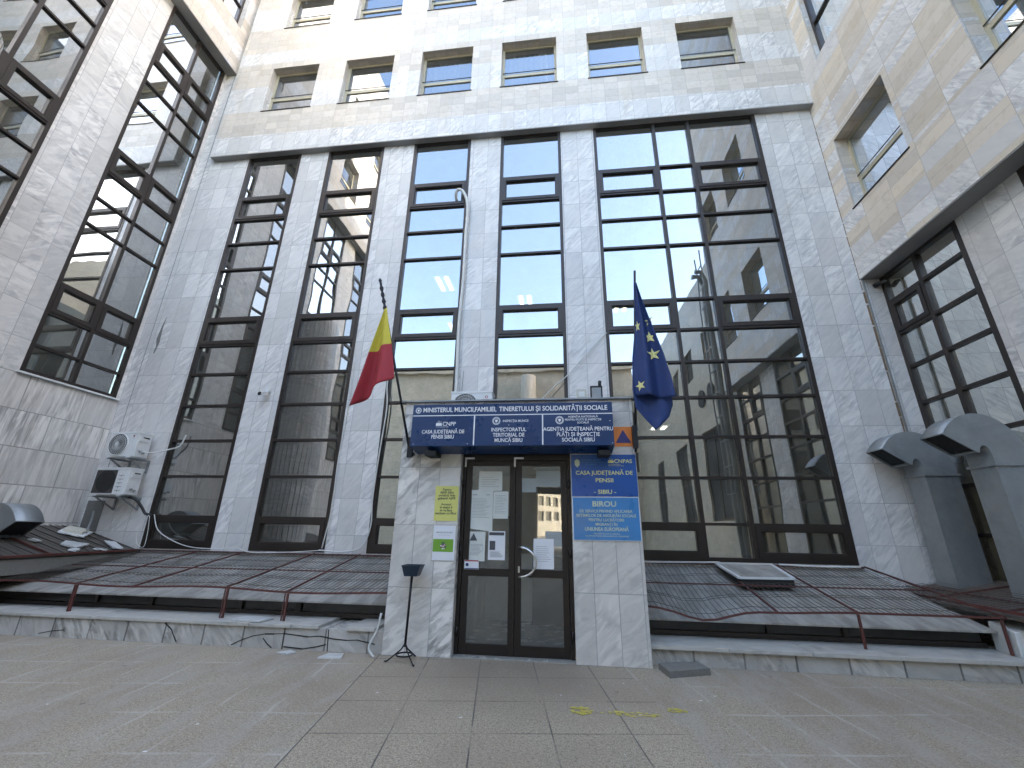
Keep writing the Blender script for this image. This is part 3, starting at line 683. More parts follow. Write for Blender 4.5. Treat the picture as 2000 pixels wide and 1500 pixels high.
b = MB(); b.box((-1.795, PY - .011, 1.27), (-1.505, PY - .0092, 1.435)); b.build('picture', m_green, t)
b = MB(); r_ = random.Random(4)
for k in range(26):
    a, rr = r_.random() * 6.28, .045 * math.sqrt(r_.random()); b.disc((-1.65 + rr * math.cos(a), PY - .0115 - k * .00001, 1.35 + rr * math.sin(a)), .010, 7, mi=k % 3)
b.build('group_picture', [m_mag, m_ink, m_paperw], t)

# orange civil defence sign
t = thing('shelter_sign', 'orange square sign with a blue triangle on the right porch pillar', 'sign', (.905, PY, 2.72))
b = MB(); b.box((.775, PY - .006, 2.724), (1.035, PY - .001, 3.010)); b.build('plate', m_orange, t)
b = MB(); b.prism([(.795, 2.775), (1.015, 2.775), (.905, 2.965)], lambda p, q, t_: (p, t_, q), PY - .009, PY - .0062); b.build('triangle', m_violet, t)

def crest(x, z, r, y, m, parent, m2=None):
    b = MB(); b.disc((x, y - .002, z), r, 28, r0=r * .9); b.disc((x, y - .002, z), r * .82, 28, r0=r * .66)
    b.prism([(x - r * .34, z + r * .32), (x - r * .12, z + r * .30), (x, z + r * .42), (x + r * .12, z + r * .30), (x + r * .34, z + r * .32), (x + r * .30, z - r * .15), (x, z - r * .46), (x - r * .30, z - r * .15)], lambda p, q, t_: (p, t_, q), y - .003, y - .001)
    b.build('emblem', m, parent)
def house_logo(x, z, w, y, m, m2, parent):
    b = MB(); P3 = lambda pts, dy: b.prism(pts, lambda p, q, t_: (p, t_, q), y - .003 - dy, y - .001)
    h = w * .9
    P3([(x, z), (x + w, z), (x + w, z + h * .42), (x + w * .84, z + h * .6), (x + w * .67, z + h * .45), (x + w * .5, z + h * .62), (x + w * .33, z + h * .45), (x + w * .16, z + h * .6), (x, z + h * .42)], 0)
    b.build('emblem', m, parent)
    b = MB()
    for i in range(4):
        for k in range(3):
            cx, cz = x + w * (.2 + .2 * i + (.1 if k % 2 else 0)), z + h * (.58 + .17 * k); rr = w * .055
            if k == 2 and i in (0, 3): continue
            b.prism([(cx - rr, cz), (cx, cz - rr), (cx + rr, cz), (cx, cz + rr)], lambda p, q, t_: (p, t_, q), y - .003, y - .001)
    b.build('emblem_dots', m, parent)

# navy board over the door
t = thing('sign_board', 'wide navy blue sign box with white lettering in three panels above the door', 'sign', (-.7, 5.75, 2.68))
BY = 5.75; X0, X1 = -2.137, .733
b = MB(); b.hexa([(X0, BY, 2.68), (X1, BY, 2.68), (X1 - .0, PY - .003, 2.62), (X0 + .0, PY - .003, 2.62), (X0, BY, 3.292), (X1, BY, 3.292), (X1, PY - .003, 3.30), (X0, PY - .003, 3.30)])
b.build('box', m_navy, t, .004)
b = MB(); b.box((X0 + .01, BY - .003, 3.118), (X1 - .002, BY - .0005, 3.131)); b.box((-1.222, BY - .003, 2.69), (-1.204, BY - .0005, 3.1175)); b.box((-.247, BY - .003, 2.69), (-.229, BY - .0005, 3.1175)); b.build('divider', m_lett, t)
b = MB()
b.bm.free()
for x in (-1.93, .52): b = MB(); b.box((x, BY + .06, 2.56), (x + .16, PY - .005, 2.625)); b.build('bracket', m_dark, t)
y = BY - .001
crest(-2.052, 3.205, .045, y, m_lett, t)
text('lettering', 'MINISTERUL MUNCII,FAMILIEI,', -1.98, 3.178, y, .067, m_lett, t, 'LEFT', bold=.028, fit=1.08)
text('lettering', 'TINERETULUI ȘI SOLIDARITĂȚII SOCIALE', -.86, 3.178, y, .067, m_lett, t, 'LEFT', bold=.028, fit=1.525)
house_logo(-1.775, 2.972, .085, y, m_lett, m_navy, t)
text('lettering', 'CNPP', -1.68, 2.972, y, .058, m_lett, t, 'LEFT', sx=.95, bold=.005)
text('small_print', 'Casa Națională de Pensii Publice', -1.775, 2.952, y, .010, m_lett, t, 'LEFT', bold=.01)
text('lettering', 'CASA JUDEȚEANĂ DE\nPENSII SIBIU', -1.665, 2.862, y, .052, m_lett, t, bold=.02, ls=1.0, fit=.623)
crest(-.895, 3.035, .058, y, m_lett, t)
text('lettering', 'INSPECȚIA MUNCII', -.80, 3.018, y, .032, m_lett, t, 'LEFT', bold=.02, fit=.36)
text('lettering', 'INSPECTORATUL\nTERITORIAL DE\nMUNCĂ SIBIU', -.715, 2.884, y, .052, m_lett, t, bold=.02, ls=1.02, fit=.495)
crest(.0, 3.035, .058, y, m_lett, t)
text('lettering', 'AGENȚIA NAȚIONALĂ\nPENTRU PLĂȚI ȘI INSPECȚIE\nSOCIALĂ', .325, 3.070, y, .027, m_lett, t, bold=.02, ls=1.1, fit=.50)
text('lettering', 'AGENȚIA JUDEȚEANĂ PENTRU\nPLĂȚI ȘI INSPECȚIE\nSOCIALĂ SIBIU', .247, 2.884, y, .052, m_lett, t, bold=.02, ls=1.02, fit=.957)
b = MB()
for x, z in ((-2.09, 2.71), (-1.3, 2.71), (.69, 3.02), (.71, 2.71), (-.70, 2.70), (-.715, 2.975)): b.disc((x, BY - .002, z), .006, 8)
b.build('screw', m_lett, t)

t = thing('wall_plaque', 'deep blue plaque with yellow lettering and crest, upper of the two beside the door', 'plaque', (.6, PY, 2.03))
b = MB(); b.box((.150, PY - .014, 2.030), (1.052, PY - .001, 2.606)); b.build('plate', m_blue, t, .002)
y = PY - .015
b = MB(); b.prism([(.20, 2.52), (.235, 2.545), (.27, 2.52), (.268, 2.46), (.235, 2.425), (.202, 2.46)], lambda p, q, t_: (p, t_, q), y - .003, y); b.build('emblem', m_pale, t)
text('small_print', 'MINISTERUL MUNCII\nSOLIDARITĂȚII SOCIALE\nȘI FAMILIEI', .43, 2.52, y, .019, m_sky, t, ls=1.1, bold=.01, fit=.335)
house_logo(.668, 2.488, .078, y, m_gold, m_blue, t)
text('lettering', 'CNPAS', .755, 2.488, y, .052, m_gold, t, 'LEFT', bold=.022, fit=.245)
text('small_print', 'Casa Națională de Pensii și\nAlte Drepturi de Asigurări Sociale', .668, 2.463, y, .011, m_gold, t, 'LEFT', ls=1.2)
text('lettering', 'CASA JUDEȚEANĂ DE', .605, 2.325, y, .054, m_gold, t, bold=.022, fit=.785)
text('lettering', 'PENSII', .605, 2.222, y, .054, m_gold, t, bold=.022, fit=.243)
text('lettering', '- SIBIU -', .605, 2.065, y, .054, m_gold, t, bold=.022, fit=.30)
t = thing('wall_plaque', 'lighter blue plaque in a white edge, lower of the two beside the door', 'plaque', (.6, PY, 1.455))
b = MB(); b.box((.150, PY - .012, 1.452), (1.052, PY - .001, 2.022)); b.build('edge', m_paperw, t)
b = MB(); b.box((.159, PY - .015, 1.461), (1.043, PY - .0122, 2.013)); b.build('plate', m_sky, t)
y = PY - .016
text('lettering', 'BIROU', .585, 1.895, y, .070, m_pale, t, bold=.03, fit=.32)
text('lettering', 'DE SERVICII PRIVIND APLICAREA\nSISTEMELOR DE ASIGURĂRI SOCIALE\nPENTRU LUCRĂTORII\nMIGRANȚI ÎN', .60, 1.815, y, .037, m_pale, t, bold=.015, ls=1.08, fit=.80)
text('lettering', 'UNIUNEA EUROPEANĂ', .60, 1.578, y, .046, m_pale, t, bold=.022, fit=.58)
text('small_print', 'PROGRAM RELAȚII CU PUBLICUL\nINFORMAȚII PRIVIND REGULAMENTELE COMUNITARE', .60, 1.533, y, .018, m_pale, t, ls=1.15, sx=.92)

# ------------------------------------------------------------------ flags
def fold(u, v, k=1.): return .05 * k * math.sin(u * 7.5 + v * 1.5) * (.25 + v) + .02 * k * math.sin(u * 17 + 1)
def sheet(rows, n, yf, split=None, mats=None, name='cloth', parent=None, thick=.004):
    """rows: list of (left xz, right xz) from top to bottom; smoothly interpolated cloth with folds"""
    m = len(rows); K = 7; g = []
    for i in range(m - 1):
        for k in range(K + (i == m - 2)):
            t = k / K; l = Vector(rows[i][0]).lerp(Vector(rows[i + 1][0]), t); r = Vector(rows[i][1]).lerp(Vector(rows[i + 1][1]), t)
            sag = rows[i][2] * (1 - t) + rows[i + 1][2] * t if len(rows[i]) > 2 else 0
            v = (i + t) / (m - 1); line = []
            for j in range(n + 1):
                u = j / n; p = l.lerp(r, u); line.append((p.x, yf(u, v), p.y - sag * math.sin(u * math.pi)))
            g.append(((i + t), line))
    b = MB(); V = [[b.bm.verts.new(p) for p in L] for _, L in g]
    for a in range(len(V) - 1):
        for j in range(n):
            f = b.bm.faces.new((V[a][j], V[a][j + 1], V[a + 1][j + 1], V[a + 1][j])); f.smooth = True
            if split is not None and g[a][0] >= split - 1e-6: f.material_index = 1
    return b.build(name, mats, parent, solid=thick)
t = thing('flag', 'yellow and red flag hanging on a leaning pole left of the sign', 'flag', (-2.22, 5.95, 2.7))
p0, p1 = Vector((-2.20, 5.95, 2.62)), Vector((-2.98, 5.85, 5.57)); q = lambda s_: tuple(p0.lerp(p1, s_))
b = MB(); b.tube([q(0), q(.8)], .019, 8); b.build('pole', m_iron, t)
b = MB(); L = [q(.80 + .2 * k / 16) for k in range(17)]; b.tube(L, .03, 10, radii=[.026 + .010 * math.sin(k * 1.9) for k in range(14)] + [.02, .03, .008]); b.build('rolled_cloth', M_plain('black_blue_cloth', (.02, .02, .03), .8), t)
b = MB(); b.tube([(-2.20, 5.95, 2.62), (-2.20, 6.08, 2.62)], .03, 8); b.box((-2.24, 5.93, 2.55), (-2.16, 5.97, 2.85)); b.build('bracket', m_iron, t)
rows = [((-2.822, 4.98), (-2.775, 4.98), 0), ((-2.905, 4.60), (-2.70, 4.66), 0), ((-2.992, 4.21), (-2.606, 4.321), -.02), ((-3.064, 3.85), (-2.54, 4.02), 0), ((-3.185, 3.315), (-2.481, 3.721), -.06)]
sheet(rows, 26, lambda u, v: 5.83 + .11 * math.sin(u * 5.2 + .4) * (.15 + v) - .05 * v * math.cos(u * 11), split=2., mats=[m_yel, m_rcl], parent=t)
t = thing('flag', 'blue flag with yellow stars hanging on an upright pole right of the sign', 'flag', (1.06, 5.95, 2.7))
b = MB(); b.tube([(1.045, 5.98, 2.62), (1.25, 5.95, 5.53)], .018, 8); b.build('pole', m_iron, t)
b = MB(); b.box((1.02, 5.96, 2.68), (1.085, 6.04, 3.0)); b.tube([(1.05, 5.98, 2.75), (1.05, 6.1, 2.75)], .02, 8); b.build('bracket', m_iron, t)
EUF = [((1.215, 5.30), (1.245, 5.28), 0), ((1.20, 5.00), (1.30, 4.98), 0), ((1.185, 4.62), (1.40, 4.55), 0), ((1.125, 4.10), (1.525, 4.05), 0), ((1.085, 3.75), (1.60, 3.62), 0), ((1.10, 3.42), (1.615, 3.36), 0)]
def eu_y(u, v): return 5.90 + .050 * math.sin(u * 9.5 + .6 + v) * (.3 + v) - .05 * v
def eu_xz(u, s_):
    i = min(int(s_), len(EUF) - 2); k = s_ - i; l = Vector(EUF[i][0]).lerp(Vector(EUF[i + 1][0]), k); r = Vector(EUF[i][1]).lerp(Vector(EUF[i + 1][1]), k); return l.lerp(r, u)
cl = sheet(EUF, 26, eu_y, mats=[m_bcl], parent=t)
EUB = [((1.19, 4.6), (1.38, 4.5), 0), ((1.10, 4.02), (1.50, 4.0), 0), ((1.062, 3.53), (1.605, 3.5), 0), ((1.085, 3.25), (1.60, 3.28), 0), ((1.20, 3.08), (1.525, 3.10), 0), ((1.32, 2.925), (1.345, 2.925), 0)]
sheet(EUB, 16, lambda u, v: 5.975 - .07 * v + .02 * math.sin(u * 6), mats=[m_bcl], parent=t)
# stars follow the cloth
def star(cx, cz, r, rot=0., clip=None):
    b = MB(); pts = []
    for k in range(10):
        a = math.pi / 2 + rot + k * math.pi / 5; rr = r * (1 if k % 2 == 0 else .40); pts.append((cx + rr * math.cos(a) * (clip or 1.), cz + rr * math.sin(a)))
    # locate the cloth depth at each point
    def dep(x, z):
        for i in range(len(EUF) - 1):
            zt, zb_ = EUF[i][0][1], EUF[i + 1][0][1]
            if zb_ <= z <= zt or i == len(EUF) - 2:
                k = min(max((zt - z) / (zt - zb_), 0), 1); l = EUF[i][0][0] * (1 - k) + EUF[i + 1][0][0] * k; r2 = EUF[i][1][0] * (1 - k) + EUF[i + 1][1][0] * k
                return eu_y(min(max((x - l) / (r2 - l), 0), 1), (i + k) / (len(EUF) - 1)) - .006
    c = (cx, dep(cx, cz), cz); P = [(x, dep(x, z), z) for x, z in pts]
    for k in range(10): b.face([c, P[k], P[(k + 1) % 10]])
    o = b.build('star', m_star, t); return o
star(1.371, 4.327, .105, .1); star(1.395, 4.05, .108, .15); star(1.372, 4.60, .085, .2, .7); star(1.525, 3.83, .10, .1, .45); star(1.165, 3.56, .085, .3, .75); star(1.205, 4.52, .10, 0, .35)

# ------------------------------------------------------------------ air conditioners
def ac(name, lab, x0, x1, z0, z1, y0, y1, style, brk=True, cat='air conditioner'):
    t = thing(name, lab, cat, ((x0 + x1) / 2, (y0 + y1) / 2, z0)); w, h = x1 - x0, z1 - z0
    b = MB(); b.box((x0, y0, z0), (x1, y1, z1)); b.build('casing', m_white, t, .012)
    b = MB(); b.box((x0 - .006, y0 - .008, z1 - .035), (x1 + .006, y1 + .006, z1 + .006)); b.build('lid', m_white, t, .004)
    cx, cz, r = x0 + w * .36, z0 + h * .5, h * .43
    if style == 'radial':
        b = MB(); b.disc((cx, y0 - .002, cz), r, 32); b.build('fan_opening', m_grille, t)
        b = MB(); b.tube([(cx + r * math.cos(a), y0 - .012, cz + r * math.sin(a)) for a in [2 * math.pi * k / 36 for k in range(36)]], .011, 6, closed=True)
        for rr in (.55, .8): b.tube([(cx + r * rr * math.cos(a), y0 - .018, cz + r * rr * math.sin(a)) for a in [2 * math.pi * k / 30 for k in range(30)]], .003, 4, closed=True)
        b.build('fan_ring', m_white, t)
        b = MB()
        for k in range(30):
            a = 2 * math.pi * k / 30; a2 = a + .35
            b.tube([(cx + r * .16 * math.cos(a), y0 - .03, cz + r * .16 * math.sin(a)), (cx + r * .6 * math.cos(a + .1), y0 - .028, cz + r * .6 * math.sin(a + .1)), (cx + r * math.cos(a2), y0 - .012, cz + r * math.sin(a2))], .0032, 4)
        b.build('fan_grille', m_black if name == 'x' else m_white, t)
        b = MB(); b.tube([(cx, y0 - .045, cz), (cx, y0 - .005, cz)], r * .16, 16); b.build('fan_hub', m_white, t)
    else:
        b = MB(); b.box((x0 + .02, y0 - .004, z0 + .03), (x0 + w * .64, y0 + .001, z1 - .05)); b.build('grille_mesh', M_plain('dark_mesh', (.075, .07, .065), .7), t)
        b = MB(); b.disc((cx, y0 - .006, cz), r * .95, 32); b.build('fan_opening', m_black, t)
        b = MB()
        for k in range(14): z = z0 + .05 + (h - .12) * k / 13; b.box((x0 + .02, y0 - .0105, z), (x0 + w * .64, y0 - .008, z + .003))
        b.build('grille_bar', m_black, t)
        b = MB()
        for k in range(5): z = z0 + h * (.15 + .14 * k); b.box((x0 + w * .70, y0 - .004, z), (x0 + w * .86, y0 - .001, z + .008)); b.box((x0 + w * .77, y0 - .004, z - .03), (x0 + w * .78, y0 - .001, z))
        b.build('vent_slot', m_ink, t)
    # right side: service cover, handle slot, valves
    b = MB(); b.box((x1 + .001, y0 + .04, z1 - .20), (x1 + .012, y1 - .04, z1 - .06)); b.build('service_cover', m_white, t, .003)
    b = MB(); b.box((x1 + .0125, y0 + .10, z1 - .12), (x1 + .016, y1 - .07, z1 - .095)); b.build('handle_slot', m_black, t)
    b = MB()
    for dy in (.10, .18): b.tube([(x1 + .0, y0 + dy, z0 + .16 - dy * .3), (x1 + .05, y0 + dy, z0 + .16 - dy * .3)], .018, 8)
    b.build('valve', m_steel, t)
    if brk:
        for x in (x0 + .10, x1 - .12):
            b = MB(); b.box((x, y0 - .02, z0 - .055), (x + .04, FY - .001, z0 - .02)); b.box((x, FY - .03, z0 - .30), (x + .04, FY - .001, z0 - .055)); b.bar((x + .02, y0 + .05, z0 - .05), (x + .02, FY - .02, z0 - .28), .025); b.build('bracket', m_galv, t)
    b = MB()
    for x in (x0 + .08, x1 - .16): b.box((x, y0 - .015, z0 - .02), (x + .09, y1, z0))
    b.build('foot', m_white, t)
    return t
a1 = ac('outdoor_unit', 'upper white air conditioner with round fan grille on the corner left of the windows', -9.89, -9.19, 2.93, 3.47, 8.10, 8.42, 'radial')
b = MB(); b.disc((-9.31, 8.098, 3.385), .022, 14, r0=.012); b.face([(-9.325, 8.098, 3.385), (-9.31, 8.098, 3.37), (-9.295, 8.098, 3.385), (-9.31, 8.098, 3.40)]); b.build('emblem', M_plain('dull_red', (.20, .03, .05), .5), a1)
text('lettering', 'GREE', -9.31, 3.335, 8.099, .014, m_inkb, a1)
a2 = ac('outdoor_unit', 'lower white air conditioner with dark square mesh front below the other', -9.95, -9.14, 2.13, 2.69, 8.10, 8.40, 'square')
a3 = ac('outdoor_unit', 'white air conditioner standing on the porch roof behind the sign', -2.17, -1.33, 3.60, 4.19, 7.90, 8.22, 'radial', False)
b = MB(); b.disc((-1.445, 7.898, 4.07), .03, 12, r0=.018); b.build('emblem', m_rcl, a3)
b = MB()
for x in (-2.05, -1.5): b.box((x, 7.88, PT + .023), (x + .06, 8.28, 3.58))
b.build('stand', m_galv, a3)
text('lettering', 'Panasonic', -1.445, 4.005, 7.899, .026, m_rcl, a3, bold=.01)

def cable(name, lab, pts, r, m, cat='cable', n=6, sub=5):
    """smooth hanging line through the points (Catmull-Rom)"""
    P = [Vector(p) for p in pts]; P = [P[0] * 2 - P[1]] + P + [P[-1] * 2 - P[-2]]; out = []
    for i in range(1, len(P) - 2):
        for k in range(sub):
            t_ = k / sub; a, b_, c_, d = P[i - 1:i + 3]
            out.append(.5 * ((2 * b_) + (c_ - a) * t_ + (2 * a - 5 * b_ + 4 * c_ - d) * t_ ** 2 + (3 * b_ - a - 3 * c_ + d) * t_ ** 3))
    out.append(P[-2]); b = MB(); b.tube(out, r, n); return tag(b.build(name, m), lab, cat)
cable('drain_hose', 'thick white hose looping out of the high vent and down to the porch', [(-2.56, 8.62, 9.70), (-2.56, 8.50, 9.80), (-2.50, 8.44, 9.89), (-2.38, 8.45, 9.86), (-2.26, 8.48, 9.60), (-2.22, 8.50, 9.2), (-2.235, 8.52, 8.6), (-2.23, 8.52, 7.6), (-2.24, 8.53, 7.0), (-2.27, 8.53, 6.0), (-2.25, 8.53, 5.0), (-2.23, 8.5, 4.0)], .038, m_cable, 'hose', 10)
cable('cable', 'thin white cable running down the window edge behind the red flag', [(-3.80, 8.55, 5.2), (-3.837, 8.54, 4.62), (-3.78, 8.54, 4.04), (-3.83, 8.54, 3.05), (-3.86, 8.54, 2.1), (-3.83, 8.54, 1.6), (-3.95, 8.5, 1.2), (-4.3, 8.45, 1.10), (-4.806, 8.45, 1.12)], .015, m_cable)
cable('cable', 'white cable slanting from the porch roof up to the wide window', [(-.53, 8.2, 3.9), (-.4, 8.3, 4.08), (-.08, 8.4, 4.44), (.18, 8.5, 4.70), (.69, 8.52, 5.28), (1.07, 8.55, 5.70)], .011, m_cable)
cable('cable', 'white cable drooping along the top of the left skylight from the corner strip', [(-8.70, 8.50, 1.75), (-8.50, 8.48, 1.45), (-8.1, 8.46, 1.25), (-7.6, 8.45, 1.12), (-7.0, 8.44, 1.10), (-6.6, 8.44, 1.13), (-6.2, 8.40, 1.05), (-5.4, 8.44, 1.07), (-4.7, 8.44, 1.12)], .009, m_cable)
cable('refrigerant_line', 'black insulated pipe leaving the lower air conditioner to the window corner', [(-9.25, 8.30, 2.10), (-9.10, 8.36, 2.05), (-9.0, 8.45, 1.90), (-8.92, 8.50, 1.77), (-8.80, 8.55, 1.74)], .028, m_black, 'pipe', 8)
cable('refrigerant_line', 'white wrapped pipe leaving the upper air conditioner to the first glass strip', [(-9.14, 8.25, 3.05), (-9.0, 8.35, 3.05), (-8.75, 8.5, 3.16), (-8.60, 8.56, 3.24), (-8.53, 8.58, 3.5)], .016, m_cable, 'pipe', 8)
cable('cable', 'thin cable loop hanging below the black pipe at the first window corner', [(-8.82, 8.5, 1.74), (-8.95, 8.48, 1.5), (-8.90, 8.46, 1.2), (-8.70, 8.46, 1.10), (-8.74, 8.5, 1.4), (-8.80, 8.5, 1.72)], .006, m_cable)
cable('waste_pipe', 'white plastic pipe bent at the foot of the left porch pillar', [(-2.41, 6.02, .50), (-2.44, 6.0, .30), (-2.515, 5.98, .118), (-2.47, 5.97, .04), (-2.42, 5.95, .012)], .014, m_cable, 'pipe', 8)
cable('waste_pipe', 'short grey pipe standing out of the wall above the left roofing', [(-10.13, 8.45, 1.80), (-10.0, 8.35, 1.58), (-9.85, 8.2, 1.36)], .018, m_galv, 'pipe', 8)
cable('waste_pipe', 'white pipe lying at the back edge of the right skylight', [(1.3, 8.35, 1.05), (2.64, 8.38, 1.075), (2.7, 8.38, 1.075)], .014, m_cable, 'pipe')
cable('waste_pipe', 'longer white tube lying behind the roof hatch on the right skylight', [(3.70, 8.30, 1.07), (4.4, 8.28, 1.055), (4.98, 8.28, 1.06)], .016, m_cable, 'pipe')
cable('cable', 'dark cable hanging down the pillar between the hose window and porch', [(-2.10, 8.56, 4.9), (-2.12, 8.56, 4.3), (-2.1, 8.5, 3.5)], .005, m_wire)
cable('cable', 'thin white cord hanging along the second glass strip below the camera', [(-4.72, 8.56, 5.3), (-4.70, 8.57, 4.2), (-4.75, 8.57, 3.0), (-4.73, 8.56, 1.9), (-4.78, 8.5, 1.15)], .012, m_cable)

# small wall devices
t = thing('security_camera', 'small white security camera on the pillar left of the yellow and red flag', 'camera', (-6.7, 8.6, 4.45))
b = MB(); b.box((-6.77, 8.52, 4.50), (-6.67, 8.595, 4.58)); b.tube([(-6.72, 8.54, 4.50), (-6.71, 8.48, 4.44)], .018, 8); b.build('mount', m_white, t)
b = MB(); b.hexa([(-6.76, 8.30, 4.33), (-6.66, 8.30, 4.33), (-6.66, 8.52, 4.40), (-6.76, 8.52, 4.40), (-6.76, 8.30, 4.42), (-6.66, 8.30, 4.42), (-6.66, 8.52, 4.49), (-6.76, 8.52, 4.49)]); b.build('housing', m_white, t, .01)
b = MB(); b.disc((-6.71, 8.298, 4.375), .046, 16); b.build('lens', m_black, t)
t = thing('security_camera', 'small black camera at the top corner of the dark window on the right wing', 'camera', (6.72, 8.55, 6.6))
b = MB(); b.tube([(6.74, 8.59, 6.60), (6.78, 8.45, 6.60)], .045, 10); b.build('housing', m_black, t)
b = MB(); b.tube([(6.80, 8.36, 6.58), (6.79, 8.42, 6.59)], .03, 10); b.build('lens', m_grille, t)
t = thing('junction_box', 'small cream plastic box on the porch roof beside the floodlight', 'box', (.38, 6.8, PT))
b = MB(); b.box((.30, 6.8, 3.64), (.46, 6.9, 3.83)); b.build('casing', m_offw, t, .006)
b = MB(); b.box((.33, 6.797, 3.70), (.43, 6.80, 3.79)); b.build('cover', m_white, t)
b = MB(); b.box((.34, 6.82, PT + .022), (.42, 6.88, 3.64)); b.build('leg', m_white, t)
t = thing('floodlight', 'black floodlight in its bracket standing on the porch roof', 'lamp', (.62, 6.8, PT))
b = MB(); b.box((.525, 6.8, PT + .023), (.725, 6.86, PT + .05)); b.box((.525, 6.80, PT + .05), (.548, 6.86, 3.88)); b.box((.702, 6.80, PT + .05), (.725, 6.86, 3.88)); b.box((.525, 6.80, 3.86), (.725, 6.86, 3.885)); b.build('bracket', m_black, t)
b = MB(); b.box((.552, 6.79, 3.64), (.698, 6.84, 3.85)); b.build('lamp_head', m_galv, t)
b = MB(); b.box((.66, 6.78, 3.89), (.71, 6.84, 3.945)); b.tube([(.685, 6.77, 3.94), (.685, 6.80, 3.94)], .03, 10); b.build('sensor', m_black, t)

# ------------------------------------------------------------------ skylights
def grid_sheet(mb, fn, nu, nv):
    V = [[mb.bm.verts.new(fn(i / nu, j / nv)) for i in range(nu + 1)] for j in range(nv + 1)]
    for j in range(nv):
        for i in range(nu): mb.bm.faces.new((V[j][i], V[j][i + 1], V[j + 1][i + 1], V[j + 1][i]))
def skylight(lab, x0, x1, yf, zf, zb, gf, gzf, rafters, posts, capz, gaps=(), xb1=None, dips=None):
    t = thing('skylight', lab, 'skylight', ((x0 + x1) / 2, yf, capz)); yb = 8.56
    dip = dips or (lambda x: 0.)
    xr = lambda v: x1 + ((xb1 if xb1 else x1) - x1) * v
    top = lambda x, v, dz=0.: (x, yf + (yb - yf) * v, zf + (zb - zf) * v + dip(x) * (1 - v) + dz)
    # glazing sheet
    b = MB(); gz = lambda y: gzf + (y - gf) * (zb - .07 - gzf) / (yb - gf)
    b.hexa([(x0, gf, gz(gf) - .02), (x1, gf, gz(gf) - .02), (xr(1), yb + .02, gz(yb) - .02), (x0, yb + .02, gz(yb) - .02), (x0, gf, gz(gf)), (x1, gf, gz(gf)), (xr(1), yb + .02, gz(yb)), (x0, yb + .02, gz(yb))]); b.build('glazing', m_sheet, t)
    b = MB(); yv = gf + .22; b.box((x0, yv, capz), (x1 - .05, yv + .02, gz(yv) - .02)); b.build('front_pane', M_plain('black_pane', (.04, .036, .032), .2, var=.2), t)
    b = MB(); b.box((x0, yv - .05, capz), (x1 - .03, yv - .001, capz + .055)); b.box((x0, yv - .03, gz(yv) - .075), (x1 - .03, yv - .001, gz(yv) - .025))
    for x in rafters: b.box((x - .03, yv - .04, capz + .055), (x + .03, yv - .001, gz(yv) - .075))
    b.build('front_frame', m_brown, t)
    # red bars of the cage
    for a, c in zip([x0] + rafters, rafters + [x1]):
        pass
    b = MB(); xs = [x0 + (x1 - x0) * k / 24 for k in range(25)]
    for a, c in zip(xs, xs[1:]): b.bar(top(a, 0), top(c, 0), .026, .024)
    b.build('front_bar', m_red, t)
    b = MB(); b.bar(top(x0, 1, -.01), top(xr(1), 1, -.01), .04, .03); b.bar(top(x0, .45, .004), top(xr(.45), .45, .004), .018); b.build('cross_bar', m_red, t)
    for x in rafters + [x1]:
        b = MB(); xe = xr(1) if x == x1 else x
        b.bar(top(x, .008, .006), (xe, yb - .02, zb + .006), .022); b.build('rafter', m_red, t)
    for x in posts:
        b = MB(); b.bar((x, yf, capz), (x, yf, zf + dip(x) - .016), .026); (b.bar((x - .045, yf + .004, capz), (x - .045, yf + .004, zf + dip(x) - .016), .014) if x < 0 else None); b.build('post', m_red, t)
    # wire mesh
    b = MB(); w = .0058; nx = int((x1 - x0) / .075)
    def keep(x, v): return not any(g0 < x < g1 and v0 < v < v1 for g0, g1, v0, v1 in gaps)
    rnd = random.Random(3)
    for k in range(1, nx):
        x = x0 + (x1 - x0) * k / nx; jx = rnd.uniform(-.012, .012); last = None
        for s_ in range(6):
            v0, v1 = s_ / 6, (s_ + 1) / 6
            if not keep(x, (v0 + v1) / 2): continue
            sg = lambda v: -.022 * math.sin(v * 3.14 * 2.2) ** 2 + .012
            if x > xr(v0) - .01 and xb1: continue
            b.bar((x + jx * v0, *top(x, v0, sg(v0))[1:]), (x + jx * v1, *top(x, v1, sg(v1))[1:]), w)
    for v in (.06, .26, .29, .50, .70, .73, .94):
        n2 = int((xr(v) - x0) / .15); pr_ = None
        for k in range(n2 + 1):
            x = x0 + (xr(v) - x0) * k / n2
            if not keep(x, v): pr_ = None; continue
            p = top(x, v + (.012 if k % 2 else 0), .018 - .022 * math.sin(v * 3.14 * 2.2) ** 2)
            if pr_: b.bar(pr_, p, w)
            pr_ = p
    b.build('wire_mesh', m_wire, t)
    return t
skylight('long low skylight left of the porch under a red wire cage', -9.45, -2.41, 6.30, .685, 1.045, 6.50, .53, [-7.45, -6.47, -4.94, -3.98], [-7.42, -4.90, -3.95], .30, dips=lambda x: .02 * math.sin(x * 2.1))
sk_r = skylight('low skylight right of the porch under a sagging wire cage', 1.09, 5.40, 6.45, .64, 1.045, 6.62, .46, [2.76, 3.72], [3.72, 5.34], .24, gaps=[(2.72, 3.62, .5, 1.0)], xb1=5.20,
         dips=lambda x: -.15 * math.exp(-((x - 1.85) / .42) ** 2) - .03 * math.exp(-((x - 2.8) / .5) ** 2))
t = thing('roof_hatch', 'small framed glass hatch lying on the right skylight below the wide window', 'hatch', (3.1, 8, .9))
b = MB(); c4 = [Vector(p) for p in ((2.705, 8.45, 1.055), (3.624, 8.45, 1.06), (3.568, 7.597, .915), (2.753, 7.57, .91))]
def loop_frame(mb, c, w, h):
    for i in range(4): mb.bar(c[i], c[(i + 1) % 4], w, h)
loop_frame(b, c4, .05, .03); b.build('frame', m_white, t)
b = MB(); b.face([tuple(p) for p in c4]); b.build('pane', m_sheet, t)
